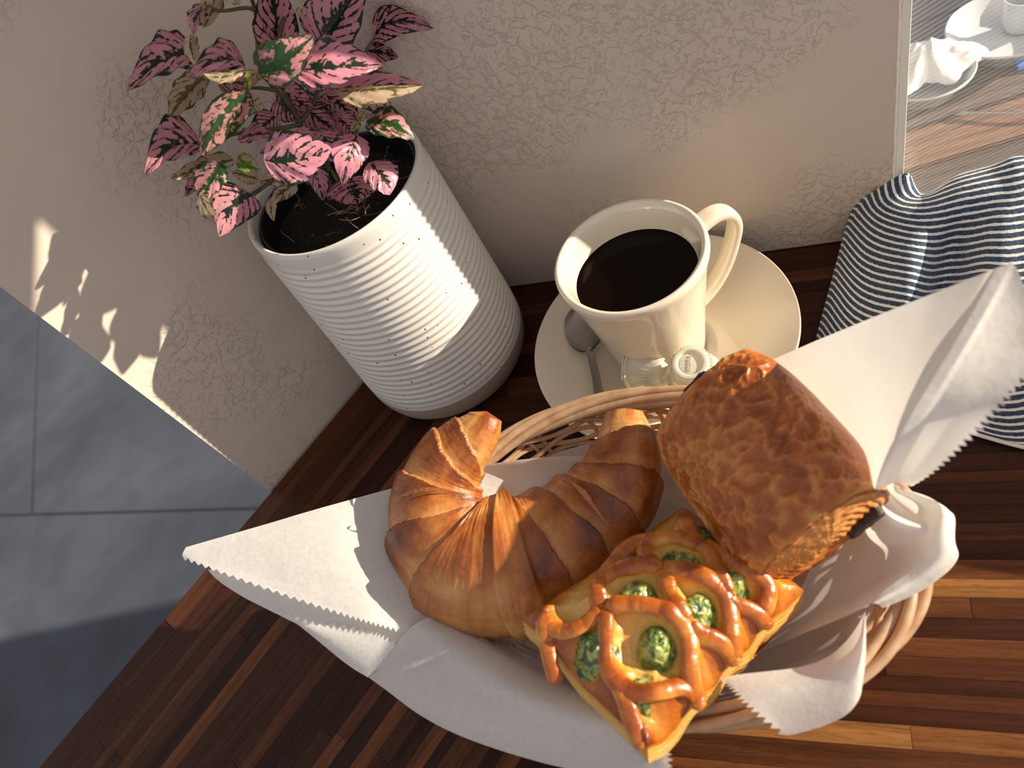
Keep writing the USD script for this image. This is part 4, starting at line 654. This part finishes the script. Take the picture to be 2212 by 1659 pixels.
leaves = [((-0.2559, 0.3018, 0.2625), (-0.2690, 0.2979, 0.2678), (-0.2778, 0.2720, 0.2701), (0.0089, -0.0121, -0.0020), (-0.0082, 0.0126, 0.0056), 0),
    ((-0.2428, 0.3121, 0.2788), (-0.2489, 0.3072, 0.2762), (-0.2531, 0.3040, 0.2708), (0.0067, -0.0050, -0.0003), (-0.0042, 0.0018, 0.0016), 0),
    ((-0.2511, 0.3004, 0.2728), (-0.2531, 0.2964, 0.2679), (-0.2522, 0.2920, 0.2621), (-0.0013, 0.0066, -0.0033), (-0.0028, -0.0022, 0.0013), 2),
    ((-0.2245, 0.2857, 0.2593), (-0.2313, 0.2830, 0.2664), (-0.2490, 0.2768, 0.2651), (-0.0015, -0.0012, -0.0044), (-0.0086, 0.0161, 0.0015), 0),
    ((-0.2230, 0.2818, 0.2598), (-0.2308, 0.2757, 0.2624), (-0.2392, 0.2768, 0.2654), (0.0014, -0.0040, -0.0009), (-0.0039, 0.0071, -0.0005), 2),
    ((-0.2643, 0.3079, 0.2503), (-0.2776, 0.3001, 0.2469), (-0.2831, 0.2869, 0.2442), (-0.0042, 0.0069, -0.0097), (0.0001, -0.0024, 0.0074), 2),
    ((-0.2307, 0.3215, 0.2437), (-0.2275, 0.3290, 0.2559), (-0.2121, 0.3233, 0.2758), (-0.0013, -0.0137, 0.0081), (0.0132, -0.0024, -0.0012), 0),
    ((-0.2217, 0.3412, 0.2316), (-0.2117, 0.3542, 0.2362), (-0.1917, 0.3647, 0.2462), (-0.0088, 0.0008, 0.0122), (0.0117, -0.0086, -0.0061), 0),
    ((-0.2063, 0.3660, 0.2135), (-0.1924, 0.3692, 0.2185), (-0.1716, 0.3677, 0.2100), (0.0039, -0.0020, 0.0103), (0.0001, -0.0050, -0.0056), 0),
    ((-0.2108, 0.3624, 0.2109), (-0.2053, 0.3667, 0.2056), (-0.1979, 0.3674, 0.2002), (0.0033, 0.0000, 0.0042), (0.0012, -0.0092, -0.0002), 0),
    ((-0.2176, 0.2809, 0.2571), (-0.2029, 0.2823, 0.2587), (-0.1905, 0.2946, 0.2594), (-0.0035, 0.0048, 0.0074), (0.0059, -0.0081, -0.0053), 1),
    ((-0.2045, 0.2861, 0.2513), (-0.1874, 0.2894, 0.2468), (-0.1708, 0.2998, 0.2354), (-0.0010, 0.0119, 0.0059), (0.0024, -0.0108, -0.0027), 3),
    ((-0.1973, 0.2969, 0.2306), (-0.1787, 0.2987, 0.2269), (-0.1591, 0.3038, 0.2185), (-0.0046, 0.0142, -0.0003), (-0.0001, -0.0001, -0.0002), 3),
    ((-0.1967, 0.2960, 0.2311), (-0.1780, 0.2967, 0.2271), (-0.1592, 0.3038, 0.2183), (-0.0007, 0.0020, -0.0001), (0.0046, -0.0142, 0.0003), 2),
    ((-0.2236, 0.2763, 0.2528), (-0.2346, 0.2601, 0.2518), (-0.2441, 0.2476, 0.2455), (-0.0021, 0.0060, -0.0111), (-0.0083, 0.0062, 0.0027), 1),
    ((-0.2650, 0.2744, 0.2326), (-0.2700, 0.2654, 0.2431), (-0.2787, 0.2459, 0.2431), (0.0059, -0.0081, -0.0018), (-0.0115, 0.0164, 0.0052), 0),
    ((-0.2619, 0.2819, 0.2175), (-0.2734, 0.2729, 0.2231), (-0.2843, 0.2619, 0.2284), (0.0041, -0.0069, -0.0011), (-0.0067, 0.0100, -0.0001), 2),
    ((-0.2841, 0.2798, 0.2164), (-0.2890, 0.2759, 0.2135), (-0.2907, 0.2670, 0.2130), (0.0038, -0.0021, -0.0016), (-0.0038, 0.0021, 0.0016), 0),
    ((-0.2497, 0.2609, 0.2309), (-0.2550, 0.2518, 0.2289), (-0.2595, 0.2431, 0.2241), (0.0048, -0.0013, -0.0037), (-0.0098, 0.0051, 0.0028), 1),
    ((-0.2575, 0.2447, 0.2280), (-0.2581, 0.2417, 0.2216), (-0.2629, 0.2456, 0.2076), (0.0054, -0.0009, 0.0019), (-0.0057, 0.0007, -0.0019), 2),
    ((-0.2442, 0.2576, 0.2127), (-0.2494, 0.2485, 0.2160), (-0.2570, 0.2350, 0.2100), (0.0017, 0.0013, -0.0110), (-0.0061, 0.0029, 0.0086), 0),
    ((-0.2453, 0.2669, 0.2285), (-0.2413, 0.2650, 0.2246), (-0.2375, 0.2654, 0.2199), (0.0002, 0.0053, -0.0001), (0.0012, -0.0067, 0.0011), 4),
    ((-0.2303, 0.2634, 0.2257), (-0.2140, 0.2635, 0.2227), (-0.2000, 0.2719, 0.2178), (-0.0017, 0.0113, 0.0072), (0.0008, -0.0095, -0.0072), 3),
    ((-0.2506, 0.2806, 0.2284), (-0.2427, 0.2842, 0.2268), (-0.2367, 0.2889, 0.2220), (-0.0048, 0.0089, -0.0003), (0.0014, -0.0040, -0.0011), 3),
    ((-0.1963, 0.2900, 0.2098), (-0.1956, 0.2753, 0.2107), (-0.2019, 0.2653, 0.2021), (0.0043, 0.0033, -0.0070), (-0.0057, -0.0019, 0.0064), 3),
    ((-0.1921, 0.2959, 0.2118), (-0.1787, 0.2924, 0.2101), (-0.1697, 0.2905, 0.2002), (0.0011, 0.0097, 0.0011), (-0.0002, -0.0090, -0.0002), 1),
    ((-0.2030, 0.2950, 0.1895), (-0.1937, 0.2869, 0.1846), (-0.1924, 0.2803, 0.1788), (0.0031, 0.0100, -0.0039), (-0.0056, -0.0069, 0.0014), 3),
    ((-0.2232, 0.3020, 0.1779), (-0.2193, 0.2949, 0.1750), (-0.2173, 0.2863, 0.1722), (0.0118, 0.0093, -0.0057), (-0.0158, -0.0047, 0.0022), 0),
    ((-0.2373, 0.2986, 0.1947), (-0.2352, 0.2926, 0.1867), (-0.2343, 0.2857, 0.1791), (0.0050, 0.0039, -0.0017), (-0.0059, 0.0004, -0.0011), 0),
    ((-0.2267, 0.3068, 0.2053), (-0.2244, 0.3011, 0.1999), (-0.2234, 0.2993, 0.1913), (0.0064, 0.0050, -0.0009), (-0.0084, -0.0015, -0.0013), 0),
    ((-0.2408, 0.3136, 0.2262), (-0.2380, 0.3108, 0.2197), (-0.2367, 0.3117, 0.2110), (0.0078, 0.0010, 0.0027), (-0.0088, -0.0018, -0.0029), 0),
    ((-0.2356, 0.3177, 0.2149), (-0.2309, 0.3188, 0.2051), (-0.2268, 0.3195, 0.1962), (0.0067, 0.0027, 0.0039), (-0.0064, -0.0025, -0.0037), 0),
    ((-0.2272, 0.3293, 0.2116), (-0.2223, 0.3306, 0.2014), (-0.2199, 0.3299, 0.1903), (0.0079, 0.0037, 0.0032), (-0.0080, -0.0037, -0.0032), 0),
    ((-0.2190, 0.3459, 0.1998), (-0.2136, 0.3501, 0.1897), (-0.2090, 0.3512, 0.1801), (0.0039, 0.0081, 0.0021), (-0.0019, -0.0091, -0.0004), 0),
    ((-0.2338, 0.3267, 0.2180), (-0.2288, 0.3306, 0.2097), (-0.2211, 0.3341, 0.2062), (0.0011, 0.0059, 0.0031), (0.0007, -0.0071, -0.0012), 0),
    ((-0.2495, 0.3119, 0.2292), (-0.2563, 0.3065, 0.2289), (-0.2606, 0.3007, 0.2294), (0.0026, -0.0031, -0.0033), (-0.0013, 0.0015, 0.0041), 2),
    ((-0.2603, 0.3060, 0.2458), (-0.2553, 0.3099, 0.2411), (-0.2477, 0.3133, 0.2371), (-0.0002, 0.0049, 0.0024), (0.0012, -0.0067, -0.0020), 0),
    ((-0.2159, 0.3585, 0.2064), (-0.2136, 0.3603, 0.2010), (-0.2062, 0.3635, 0.1955), (0.0004, 0.0054, 0.0010), (-0.0000, -0.0076, -0.0008), 2),
    ((-0.2230, 0.2894, 0.2529), (-0.2242, 0.2834, 0.2551), (-0.2283, 0.2802, 0.2507), (-0.0013, 0.0040, -0.0053), (0.0003, -0.0023, 0.0039), 4),
    ((-0.2096, 0.3177, 0.1994), (-0.2062, 0.3178, 0.2019), (-0.2021, 0.3185, 0.2056), (-0.0021, 0.0009, 0.0011), (0.0010, 0.0008, -0.0021), 4),
    ((-0.2092, 0.3155, 0.2004), (-0.2100, 0.3123, 0.2003), (-0.2115, 0.3086, 0.2007), (0.0006, 0.0005, -0.0024), (-0.0006, -0.0005, 0.0023), 4),
    ((-0.2268, 0.3499, 0.2425), (-0.2255, 0.3509, 0.2462), (-0.2226, 0.3532, 0.2475), (-0.0027, 0.0004, 0.0012), (0.0027, -0.0004, -0.0012), 2),
    ((-0.2487, 0.3075, 0.2708), (-0.2392, 0.3149, 0.2797), (-0.2373, 0.3164, 0.2893), (0.0004, -0.0073, 0.0043), (-0.0002, 0.0074, -0.0044), 2),
    ((-0.2322, 0.3203, 0.2712), (-0.2337, 0.3192, 0.2756), (-0.2384, 0.3155, 0.2778), (0.0004, -0.0047, -0.0011), (-0.0007, 0.0045, 0.0008), 2),
    ((-0.2456, 0.3099, 0.2183), (-0.2495, 0.3018, 0.2199), (-0.2565, 0.2937, 0.2195), (0.0015, -0.0013, -0.0066), (-0.0041, 0.0044, 0.0041), 0),
    ((-0.2375, 0.3061, 0.2105), (-0.2352, 0.3028, 0.2036), (-0.2314, 0.3032, 0.1962), (0.0054, 0.0042, 0.0014), (-0.0097, 0.0000, -0.0046), 0),
    ((-0.2355, 0.3127, 0.2332), (-0.2318, 0.3130, 0.2223), (-0.2280, 0.3160, 0.2142), (0.0062, 0.0023, 0.0034), (-0.0091, 0.0005, -0.0055), 0),
    ((-0.2576, 0.3056, 0.2305), (-0.2610, 0.3004, 0.2332), (-0.2653, 0.2945, 0.2333), (0.0007, -0.0020, -0.0041), (-0.0021, 0.0035, 0.0032), 2),
    ((-0.2231, 0.3224, 0.2027), (-0.2204, 0.3219, 0.1944), (-0.2188, 0.3206, 0.1876), (0.0063, 0.0024, 0.0019), (-0.0091, 0.0005, -0.0041), 0),
    ((-0.2100, 0.3504, 0.2076), (-0.2149, 0.3440, 0.2059), (-0.2178, 0.3367, 0.2081), (-0.0010, 0.0043, -0.0081), (0.0011, -0.0042, 0.0079), 0),
    ((-0.2272, 0.3192, 0.2290), (-0.2202, 0.3221, 0.2233), (-0.2129, 0.3278, 0.2200), (-0.0009, 0.0069, 0.0026), (0.0003, -0.0049, -0.0025), 0),
    ((-0.2439, 0.3035, 0.2082), (-0.2467, 0.2963, 0.2088), (-0.2511, 0.2878, 0.2142), (0.0018, -0.0036, -0.0033), (-0.0018, 0.0036, 0.0033), 0),
    ((-0.2261, 0.3201, 0.1899), (-0.2314, 0.3133, 0.1969), (-0.2360, 0.3047, 0.2034), (0.0003, -0.0049, -0.0028), (-0.0000, 0.0050, 0.0034), 0),
    ((-0.2591, 0.2841, 0.2015), (-0.2609, 0.2801, 0.2087), (-0.2632, 0.2758, 0.2149), (0.0002, -0.0049, -0.0007), (-0.0002, 0.0050, 0.0007), 2),
    ((-0.2439, 0.2934, 0.1945), (-0.2487, 0.2846, 0.1998), (-0.2542, 0.2778, 0.2048), (0.0012, -0.0042, -0.0025), (-0.0012, 0.0042, 0.0025), 2),
    ((-0.2478, 0.2929, 0.1884), (-0.2515, 0.2850, 0.1911), (-0.2561, 0.2762, 0.1913), (0.0014, -0.0014, -0.0043), (-0.0014, 0.0014, 0.0036), 2),
    ((-0.2563, 0.2812, 0.1915), (-0.2573, 0.2753, 0.1891), (-0.2569, 0.2705, 0.1843), (0.0019, 0.0015, -0.0017), (-0.0019, -0.0015, 0.0017), 2)]
def leaf_mesh(b, m, tp, L, R, n=30, k=22):
    b, m, tp, L, R = map(np.array, (b, m, tp, L, R)); c = 2 * m - 0.5 * (b + tp)
    tt, uu = np.meshgrid(np.linspace(0, 1, n), np.linspace(-1, 1, k), indexing='ij'); T3 = tt[..., None]
    mid = b * (1 - T3) ** 2 + 2 * c * T3 * (1 - T3) + tp * T3 ** 2
    prof = np.sin(np.pi * np.clip(tt, 0, 1) ** 0.74) ** 0.72 * (1 - 0.16 * tt) * 1.12; prof = np.where(tt > 0.995, 0, prof)
    side = np.where(uu[..., None] < 0, L * -uu[..., None], R * uu[..., None])
    nrm = np.cross(tp - b, R - L); nrm /= np.linalg.norm(nrm) + 1e-12
    if nrm[2] < 0: nrm = -nrm
    w = (np.linalg.norm(L) + np.linalg.norm(R)) / 2
    rip = 0.07 * w * np.sin(22 * (tt - 0.42 * np.abs(uu)) + 1) * np.abs(uu) + 0.10 * w * (meshkit.fbm(np.stack([tt * 4, uu * 3, tt * 0 + b[0] * 100], -1), 2) - .5) - 0.10 * w * np.exp(-(uu / 0.10) ** 2) 
    P = mid + side * prof[..., None] + nrm * (rip * prof)[..., None]
    return P, np.stack([tt, uu, tt * 0], -1)
for (b, m, tp, L, R, ty) in leaves:
    P, lf = leaf_mesh(b, m, tp, L, R); v, f = sheet(P)
    part(plant, 'leaf', (v, f), LM[ty], smooth=True, var={'leaf': lf.reshape(-1, 3)})
for pth, r in (([(-0.2448, 0.2978, 0.1829), (-0.2395, 0.3045, 0.2001), (-0.2358, 0.3099, 0.2123), (-0.2336, 0.3066, 0.2318), (-0.2326, 0.3048, 0.2460), (-0.2343, 0.3187, 0.2547), (-0.2289, 0.3254, 0.2727)], 0.0016), ([(-0.2362, 0.3096, 0.2108), (-0.2447, 0.2953, 0.2210), (-0.2532, 0.2836, 0.2299), (-0.2653, 0.2742, 0.2329)], 0.0012),
      ([(-0.2352, 0.3104, 0.2117), (-0.2245, 0.3264, 0.2189), (-0.2203, 0.3398, 0.2321)], 0.0012), ([(-0.2382, 0.3030, 0.1786), (-0.2314, 0.3210, 0.1905), (-0.2193, 0.3406, 0.2026), (-0.2104, 0.3603, 0.2117), (-0.2061, 0.3661, 0.2139)], 0.0013),
      ([(-0.2319, 0.3206, 0.2567), (-0.2307, 0.3215, 0.2668), (-0.2418, 0.3128, 0.2748), (-0.2428, 0.3120, 0.2784)], 0.0011), ([(-0.2527, 0.2662, 0.2065), (-0.2504, 0.2782, 0.2023), (-0.2452, 0.2950, 0.1934), (-0.2447, 0.2978, 0.1822)], 0.0012), ([(-0.2323, 0.3051, 0.2337), (-0.2354, 0.2950, 0.2436), (-0.2319, 0.2850, 0.2486)], 0.0010),
      ([(-0.2294, 0.3022, 0.1755), (-0.2227, 0.3125, 0.1859), (-0.2106, 0.3194, 0.1970)], 0.0012), ([(-0.2283, 0.2980, 0.1801), (-0.2272, 0.2963, 0.1948), (-0.2280, 0.2805, 0.2110), (-0.2380, 0.2727, 0.2194)], 0.0010), ([(-0.2202, 0.3297, 0.2559), (-0.2308, 0.3214, 0.2443), (-0.2340, 0.3139, 0.2319), (-0.2355, 0.3102, 0.2155)], 0.0012)):
    part(plant, 'stem', tube(smoothline(pth, 40), np.linspace(r * 1.0, r * 0.62, 40), 8), stem_mat, smooth=True)
fib = []
fr = np.random.default_rng(4)
for k in range(46):
    a, q = fr.uniform(0, 2 * np.pi), 0.044 * math.sqrt(fr.uniform(0, 1)); o = np.array([PCX + q * math.cos(a), PCY + q * math.sin(a), 0.151])
    if k < 22: o = np.array((-0.2255, 0.2897, 0.1660)) + fr.normal(0, 0.0035, 3) * (1.6, 1.6, 0.5)
    pts = [o]; d = fr.normal(0, 1, 3); d[2] = abs(d[2]) * 0.5
    for _ in range(4): d = d + fr.normal(0, 0.7, 3); pts.append(pts[-1] + d / np.linalg.norm(d) * 0.0028)
    fib.append(tube(smoothline(pts, 10), 0.00025, 4))
part(plant, 'root_fibres', cat(*fib), plain('root_fibre', (0.30, 0.19, 0.09), 0.8), smooth=False, kind='stuff', label='tan root fibres and bark crumbs on the soil')


# ================================================================== striped cloth
cloth_mat = mat('striped_cloth', {'a': ('attribute', {'attribute': 'weave'}), 's': ('separate_xyz', {}), 'g': ('geometry', {}), 'n': ('noise_texture', {'scale': 500.0, 'detail': 3.0}), 'nj': ('math', {'math_type': 'multiply_add', 'value2': 0.22}),
    'fr': ('math', {'math_type': 'fraction'}), 'r': ('rgb_ramp', {'ramp': [(0.0, (0, 0, 0)), (0.30, (0, 0, 0)), (0.36, (1, 1, 1)), (0.94, (1, 1, 1)), (1.0, (0, 0, 0))]}), 'nr': ('rgb_ramp', {'ramp': [(0.35, (0.011, 0.030, 0.070)), (0.62, (0.026, 0.072, 0.135))]}),
    'mx': ('mix', {'color1': (0.80, 0.755, 0.68)}), 'w': ('wave_texture', {'scale': 260.0, 'distortion': 3.0}), 'b': ('bump', {'strength': 0.5, 'distance': 0.0006}), 'p': ('principled_bsdf', {'roughness': 0.85, 'sheen_weight': 0.15})},
    [('a.vector', 's.vector'), ('g.position', 'n.vector'), ('g.position', 'w.vector'), ('n.fac', 'nj.value1'), ('s.y', 'nj.value3'), ('nj.value', 'fr.value1'), ('fr.value', 'r.fac'), ('n.fac', 'nr.fac'), ('nr.color', 'mx.color2'), ('r.color', 'mx.fac'), ('mx.color', 'p.base_color'), ('n.fac', 'b.height'), ('b.normal', 'p.normal')])
net = [[(0.0604, 0.3764, 0.0300), (0.0627, 0.3756, 0.0340), (0.0663, 0.3697, 0.0350), (0.0763, 0.3674, 0.0420), (0.0880, 0.3655, 0.0500), (0.1029, 0.3634, 0.0540), (0.1136, 0.3623, 0.0560)],
     [(0.0538, 0.3680, 0.0500), (0.0555, 0.3657, 0.0510), (0.0632, 0.3586, 0.0440), (0.0742, 0.3563, 0.0500), (0.0859, 0.3553, 0.0560), (0.1005, 0.3536, 0.0600), (0.1110, 0.3525, 0.0620)],
     [(0.0348, 0.3739, 0.0330), (0.0421, 0.3636, 0.0420), (0.0514, 0.3503, 0.0460), (0.0660, 0.3385, 0.0500), (0.0811, 0.3375, 0.0545), (0.0978, 0.3362, 0.0570), (0.1079, 0.3330, 0.0580)],
     [(0.0264, 0.3686, 0.0220), (0.0349, 0.3541, 0.0340), (0.0474, 0.3352, 0.0430), (0.0620, 0.3231, 0.0450), (0.0773, 0.3301, 0.0380), (0.0889, 0.3169, 0.0510), (0.1043, 0.3108, 0.0540)],
     [(0.0208, 0.3531, 0.0160), (0.0284, 0.3386, 0.0280), (0.0411, 0.3198, 0.0380), (0.0562, 0.3039, 0.0420), (0.0721, 0.3152, 0.0270), (0.0845, 0.2994, 0.0450), (0.1013, 0.2906, 0.0480)],
     [(0.0144, 0.3341, 0.0110), (0.0229, 0.3200, 0.0230), (0.0358, 0.3026, 0.0320), (0.0511, 0.2880, 0.0360), (0.0657, 0.2987, 0.0200), (0.0792, 0.2820, 0.0380), (0.0989, 0.2727, 0.0410)],
     [(0.0074, 0.3122, 0.0070), (0.0170, 0.3007, 0.0170), (0.0305, 0.2852, 0.0250), (0.0462, 0.2726, 0.0270), (0.0596, 0.2771, 0.0170), (0.0761, 0.2644, 0.0300), (0.0968, 0.2553, 0.0330)],
     [(0.0002, 0.2889, 0.0040), (0.0107, 0.2798, 0.0110), (0.0252, 0.2670, 0.0180), (0.0411, 0.2554, 0.0190), (0.0547, 0.2559, 0.0130), (0.0740, 0.2461, 0.0220), (0.0947, 0.2377, 0.0240)],
     [(-0.0050, 0.2682, 0.0025), (0.0065, 0.2599, 0.0060), (0.0214, 0.2518, 0.0090), (0.0388, 0.2427, 0.0100), (0.0527, 0.2392, 0.0100), (0.0727, 0.2344, 0.0110), (0.0940, 0.2253, 0.0120)],
     [(-0.0076, 0.2545, 0.0016), (0.0044, 0.2497, 0.0016), (0.0195, 0.2445, 0.0016), (0.0372, 0.2372, 0.0016), (0.0522, 0.2323, 0.0016), (0.0718, 0.2259, 0.0016), (0.0937, 0.2161, 0.0016)]]
zr = [0.036, 0.058, 0.058, 0.055, 0.052, 0.050, 0.051, 0.052, 0.046, 0.0016]
for r_, row in enumerate(net):                       # unseen extension of the heap, added and raised to shade the counter
    for x_, hem_ in ((0.145, 0.200), (0.215, 0.170), (0.31, 0.150)):
        row.append((x_, 0.352 + (hem_ - 0.352) * (max(0, r_ - 1) / 8.0) ** 1.1 + (0.008 if r_ == 0 else 0), zr[r_]))
C_ = patch(net, 240, 300)
nrm_ = np.cross(np.gradient(C_, axis=1), np.gradient(C_, axis=0)); nrm_ /= np.linalg.norm(nrm_, axis=2)[..., None]
C_ = C_ + nrm_ * ((meshkit.fbm(C_ * 32, 3, 3) - .5) * 0.0018)[..., None]
# the near side edge turns down to the counter, the far edge hangs behind the ridge
drop = C_[:, :1].copy(); drop[..., 2] = np.maximum(0.001, drop[..., 2] * 0.35); drop[..., 0] += 0.003
low = C_[:, :1].copy(); low[..., 2] = 0.0008; low[..., 0] += 0.008
C_ = np.concatenate([low, drop, C_], 1)
C_[..., 1] = np.minimum(C_[..., 1], YW + 0.004); C_[..., 2] = np.maximum(C_[..., 2], 0.0008)
arc = np.cumsum(np.r_[0, np.linalg.norm(np.diff(C_.mean(1), axis=0), axis=1)])
arc2 = np.concatenate([np.zeros((1, C_.shape[1])), np.cumsum(np.linalg.norm(np.diff(C_, axis=0), axis=2), 0)], 0)
vco = (0.5 * arc[:, None] + 0.5 * arc2) / 0.00425
weave = np.stack([np.broadcast_to(np.linspace(0, 1, C_.shape[1]), vco.shape), vco, vco * 0], -1)
cl_ = thing('striped_cloth', (0.0613, 0.3002, 0.0000), 'navy and white striped cloth heaped on the counter under the window', 'cloth')
v, f = sheet(C_); part(cl_, 'fabric', (v, f), cloth_mat, smooth=True, var={'weave': weave.reshape(-1, 3)})
part(cl_, 'hem', tube(C_[-1, 2::3] + np.array([0, 0, 0.0006]), 0.0011, 8), plain('hem_thread', (0.74, 0.70, 0.62), 0.9), smooth=True, label='white stitched hem')
part(cl_, 'crumb', trimesh.creation.icosphere(1, 0.0012).apply_translation(np.array((0.0470, 0.2909, 0.0360))), plain('crumb', (0.6, 0.4, 0.15), 0.8), smooth=False, label='pastry crumb on the cloth')

# ================================================================== outside the window
OZ = -0.03
ot = thing('outdoor_table', (0.2, 0.6, -T), 'weathered brown plank table seen through the window pane', 'table')
grey_wood = [wood('weathered_plank_%d' % i, c, math.radians(12), i) for i, c in enumerate([(0.10, 0.075, 0.07), (0.19, 0.11, 0.075), (0.035, 0.035, 0.05), (0.13, 0.10, 0.09)])]
od, on_ = np.array([math.cos(math.radians(12)), math.sin(math.radians(12))]), np.array([-math.sin(math.radians(12)), math.cos(math.radians(12))])
for k in range(11):
    q = rectxf(-0.2, 1.4, 0.0 + 0.040 * k, 0.0385 + 0.040 * k, (0.05, 0.415), od, on_)
    q = q.intersection(sbox(-0.2, 0.402, 1.4, 1.6))
    if q.geom_type == 'Polygon': part(ot, 'plank', prism(orient(q), OZ - 0.02, OZ, 0.0012), grey_wood[(0, 1, 3, 1, 2, 2, 2, 0, 2, 3, 0)[k]], smooth=False)
for px in (0.1, 1.2):
    part(ot, 'leg', box3((px, 0.62, -T), (px + 0.05, 0.67, OZ - 0.02), 0.002), grey_wood[0], smooth=False)
white_china = plain('white_china', (0.50, 0.53, 0.58), 0.2)
def oplate(name, c, r, label):
    solo(name, lathe([(0, OZ + 0.002), (r * 0.6, OZ + 0.002), (r * 0.62, OZ), (r * 0.66, OZ), (r * 0.72, OZ + 0.005), (r, OZ + 0.016), (r * 1.01, OZ + 0.0175), (r * 0.99, OZ + 0.0185), (r * 0.74, OZ + 0.009), (r * 0.6, OZ + 0.006), (0, OZ + 0.006)], c, 96), white_china, (*c, OZ), label, 'plate', smooth=40)
pA = np.array((0.1524, 0.5791, -0.0200)); oplate('outdoor_plate', pA[:2], 0.040, 'large white plate on the outdoor table, with a small cup on it')
pB = np.array((0.0933, 0.5448, -0.0200)); oplate('outdoor_plate', pB[:2] , 0.034, 'small white plate under the crumpled napkin outside')
cw = np.array((0.1630, 0.5857, -0.0150)); solo('outdoor_cup', lathe([(0, OZ + 0.008), (0.010, OZ + 0.008), (0.0125, OZ + 0.016), (0.014, OZ + 0.034), (0.0132, OZ + 0.034), (0.010, OZ + 0.012), (0, OZ + 0.011)], cw[:2], 48), white_china, (*cw[:2], OZ + 0.008), 'small white cup standing on the large outdoor plate', 'cup', smooth=40)
nr_, na_ = np.meshgrid(np.linspace(0, 1, 50), np.linspace(0, 2 * np.pi, 90), indexing='ij')
nr2 = nr_ * (0.030 + 0.010 * np.sin(2 * na_ + 1) + 0.006 * np.sin(5 * na_)); nx, ny = pB[0] + nr2 * np.cos(na_), pB[1] + nr2 * np.sin(na_) * 0.8
nzv = OZ + 0.014 + 0.022 * (1 - nr_ ** 1.5) + 0.020 * (1 - 2 * np.abs(meshkit.fbm(np.stack([nx * 55, ny * 55, nx * 0], -1), 3, 2) - .5) - .6) * (1 - nr_ * 0.6)
solo('paper_napkin', sheet(np.stack([nx, ny, np.maximum(nzv, OZ + 0.012)], -1)), plain('napkin_paper', (0.62, 0.63, 0.65), 0.8), (pB[0], pB[1], OZ + 0.012), 'crumpled white paper napkin on the small outdoor plate', 'napkin', smooth=True)
fk = thing('outdoor_fork', (0.1287, 0.5063, -0.0300), 'metal fork lying on the outdoor table below the plates', 'fork')
part(fk, 'handle', tube(smoothline([(0.1196, 0.5055, -0.0270), (0.1356, 0.4990, -0.0260), (0.1667, 0.4886, -0.0270)], 20), 0.0015, 8, flat=0.5), steel, smooth=True)
part(fk, 'head', tube(smoothline([(0.1094, 0.5107, -0.0280), (0.1140, 0.5068, -0.0270), (0.1202, 0.5053, -0.0270)], 16), np.linspace(0.0032, 0.0018, 16), 10, flat=0.35), steel, smooth=True)
bc = np.array((0.1584, 0.5517, -0.0280)); solo('blue_packet', box3((bc[0] - 0.004, bc[1] - 0.008, OZ), (bc[0] + 0.05, bc[1] + 0.006, OZ + 0.004), 0.001), plain('blue_card', (0.08, 0.22, 0.65), 0.4), (bc[0], bc[1], OZ), 'small bright blue packet beside the large outdoor plate', 'packet')
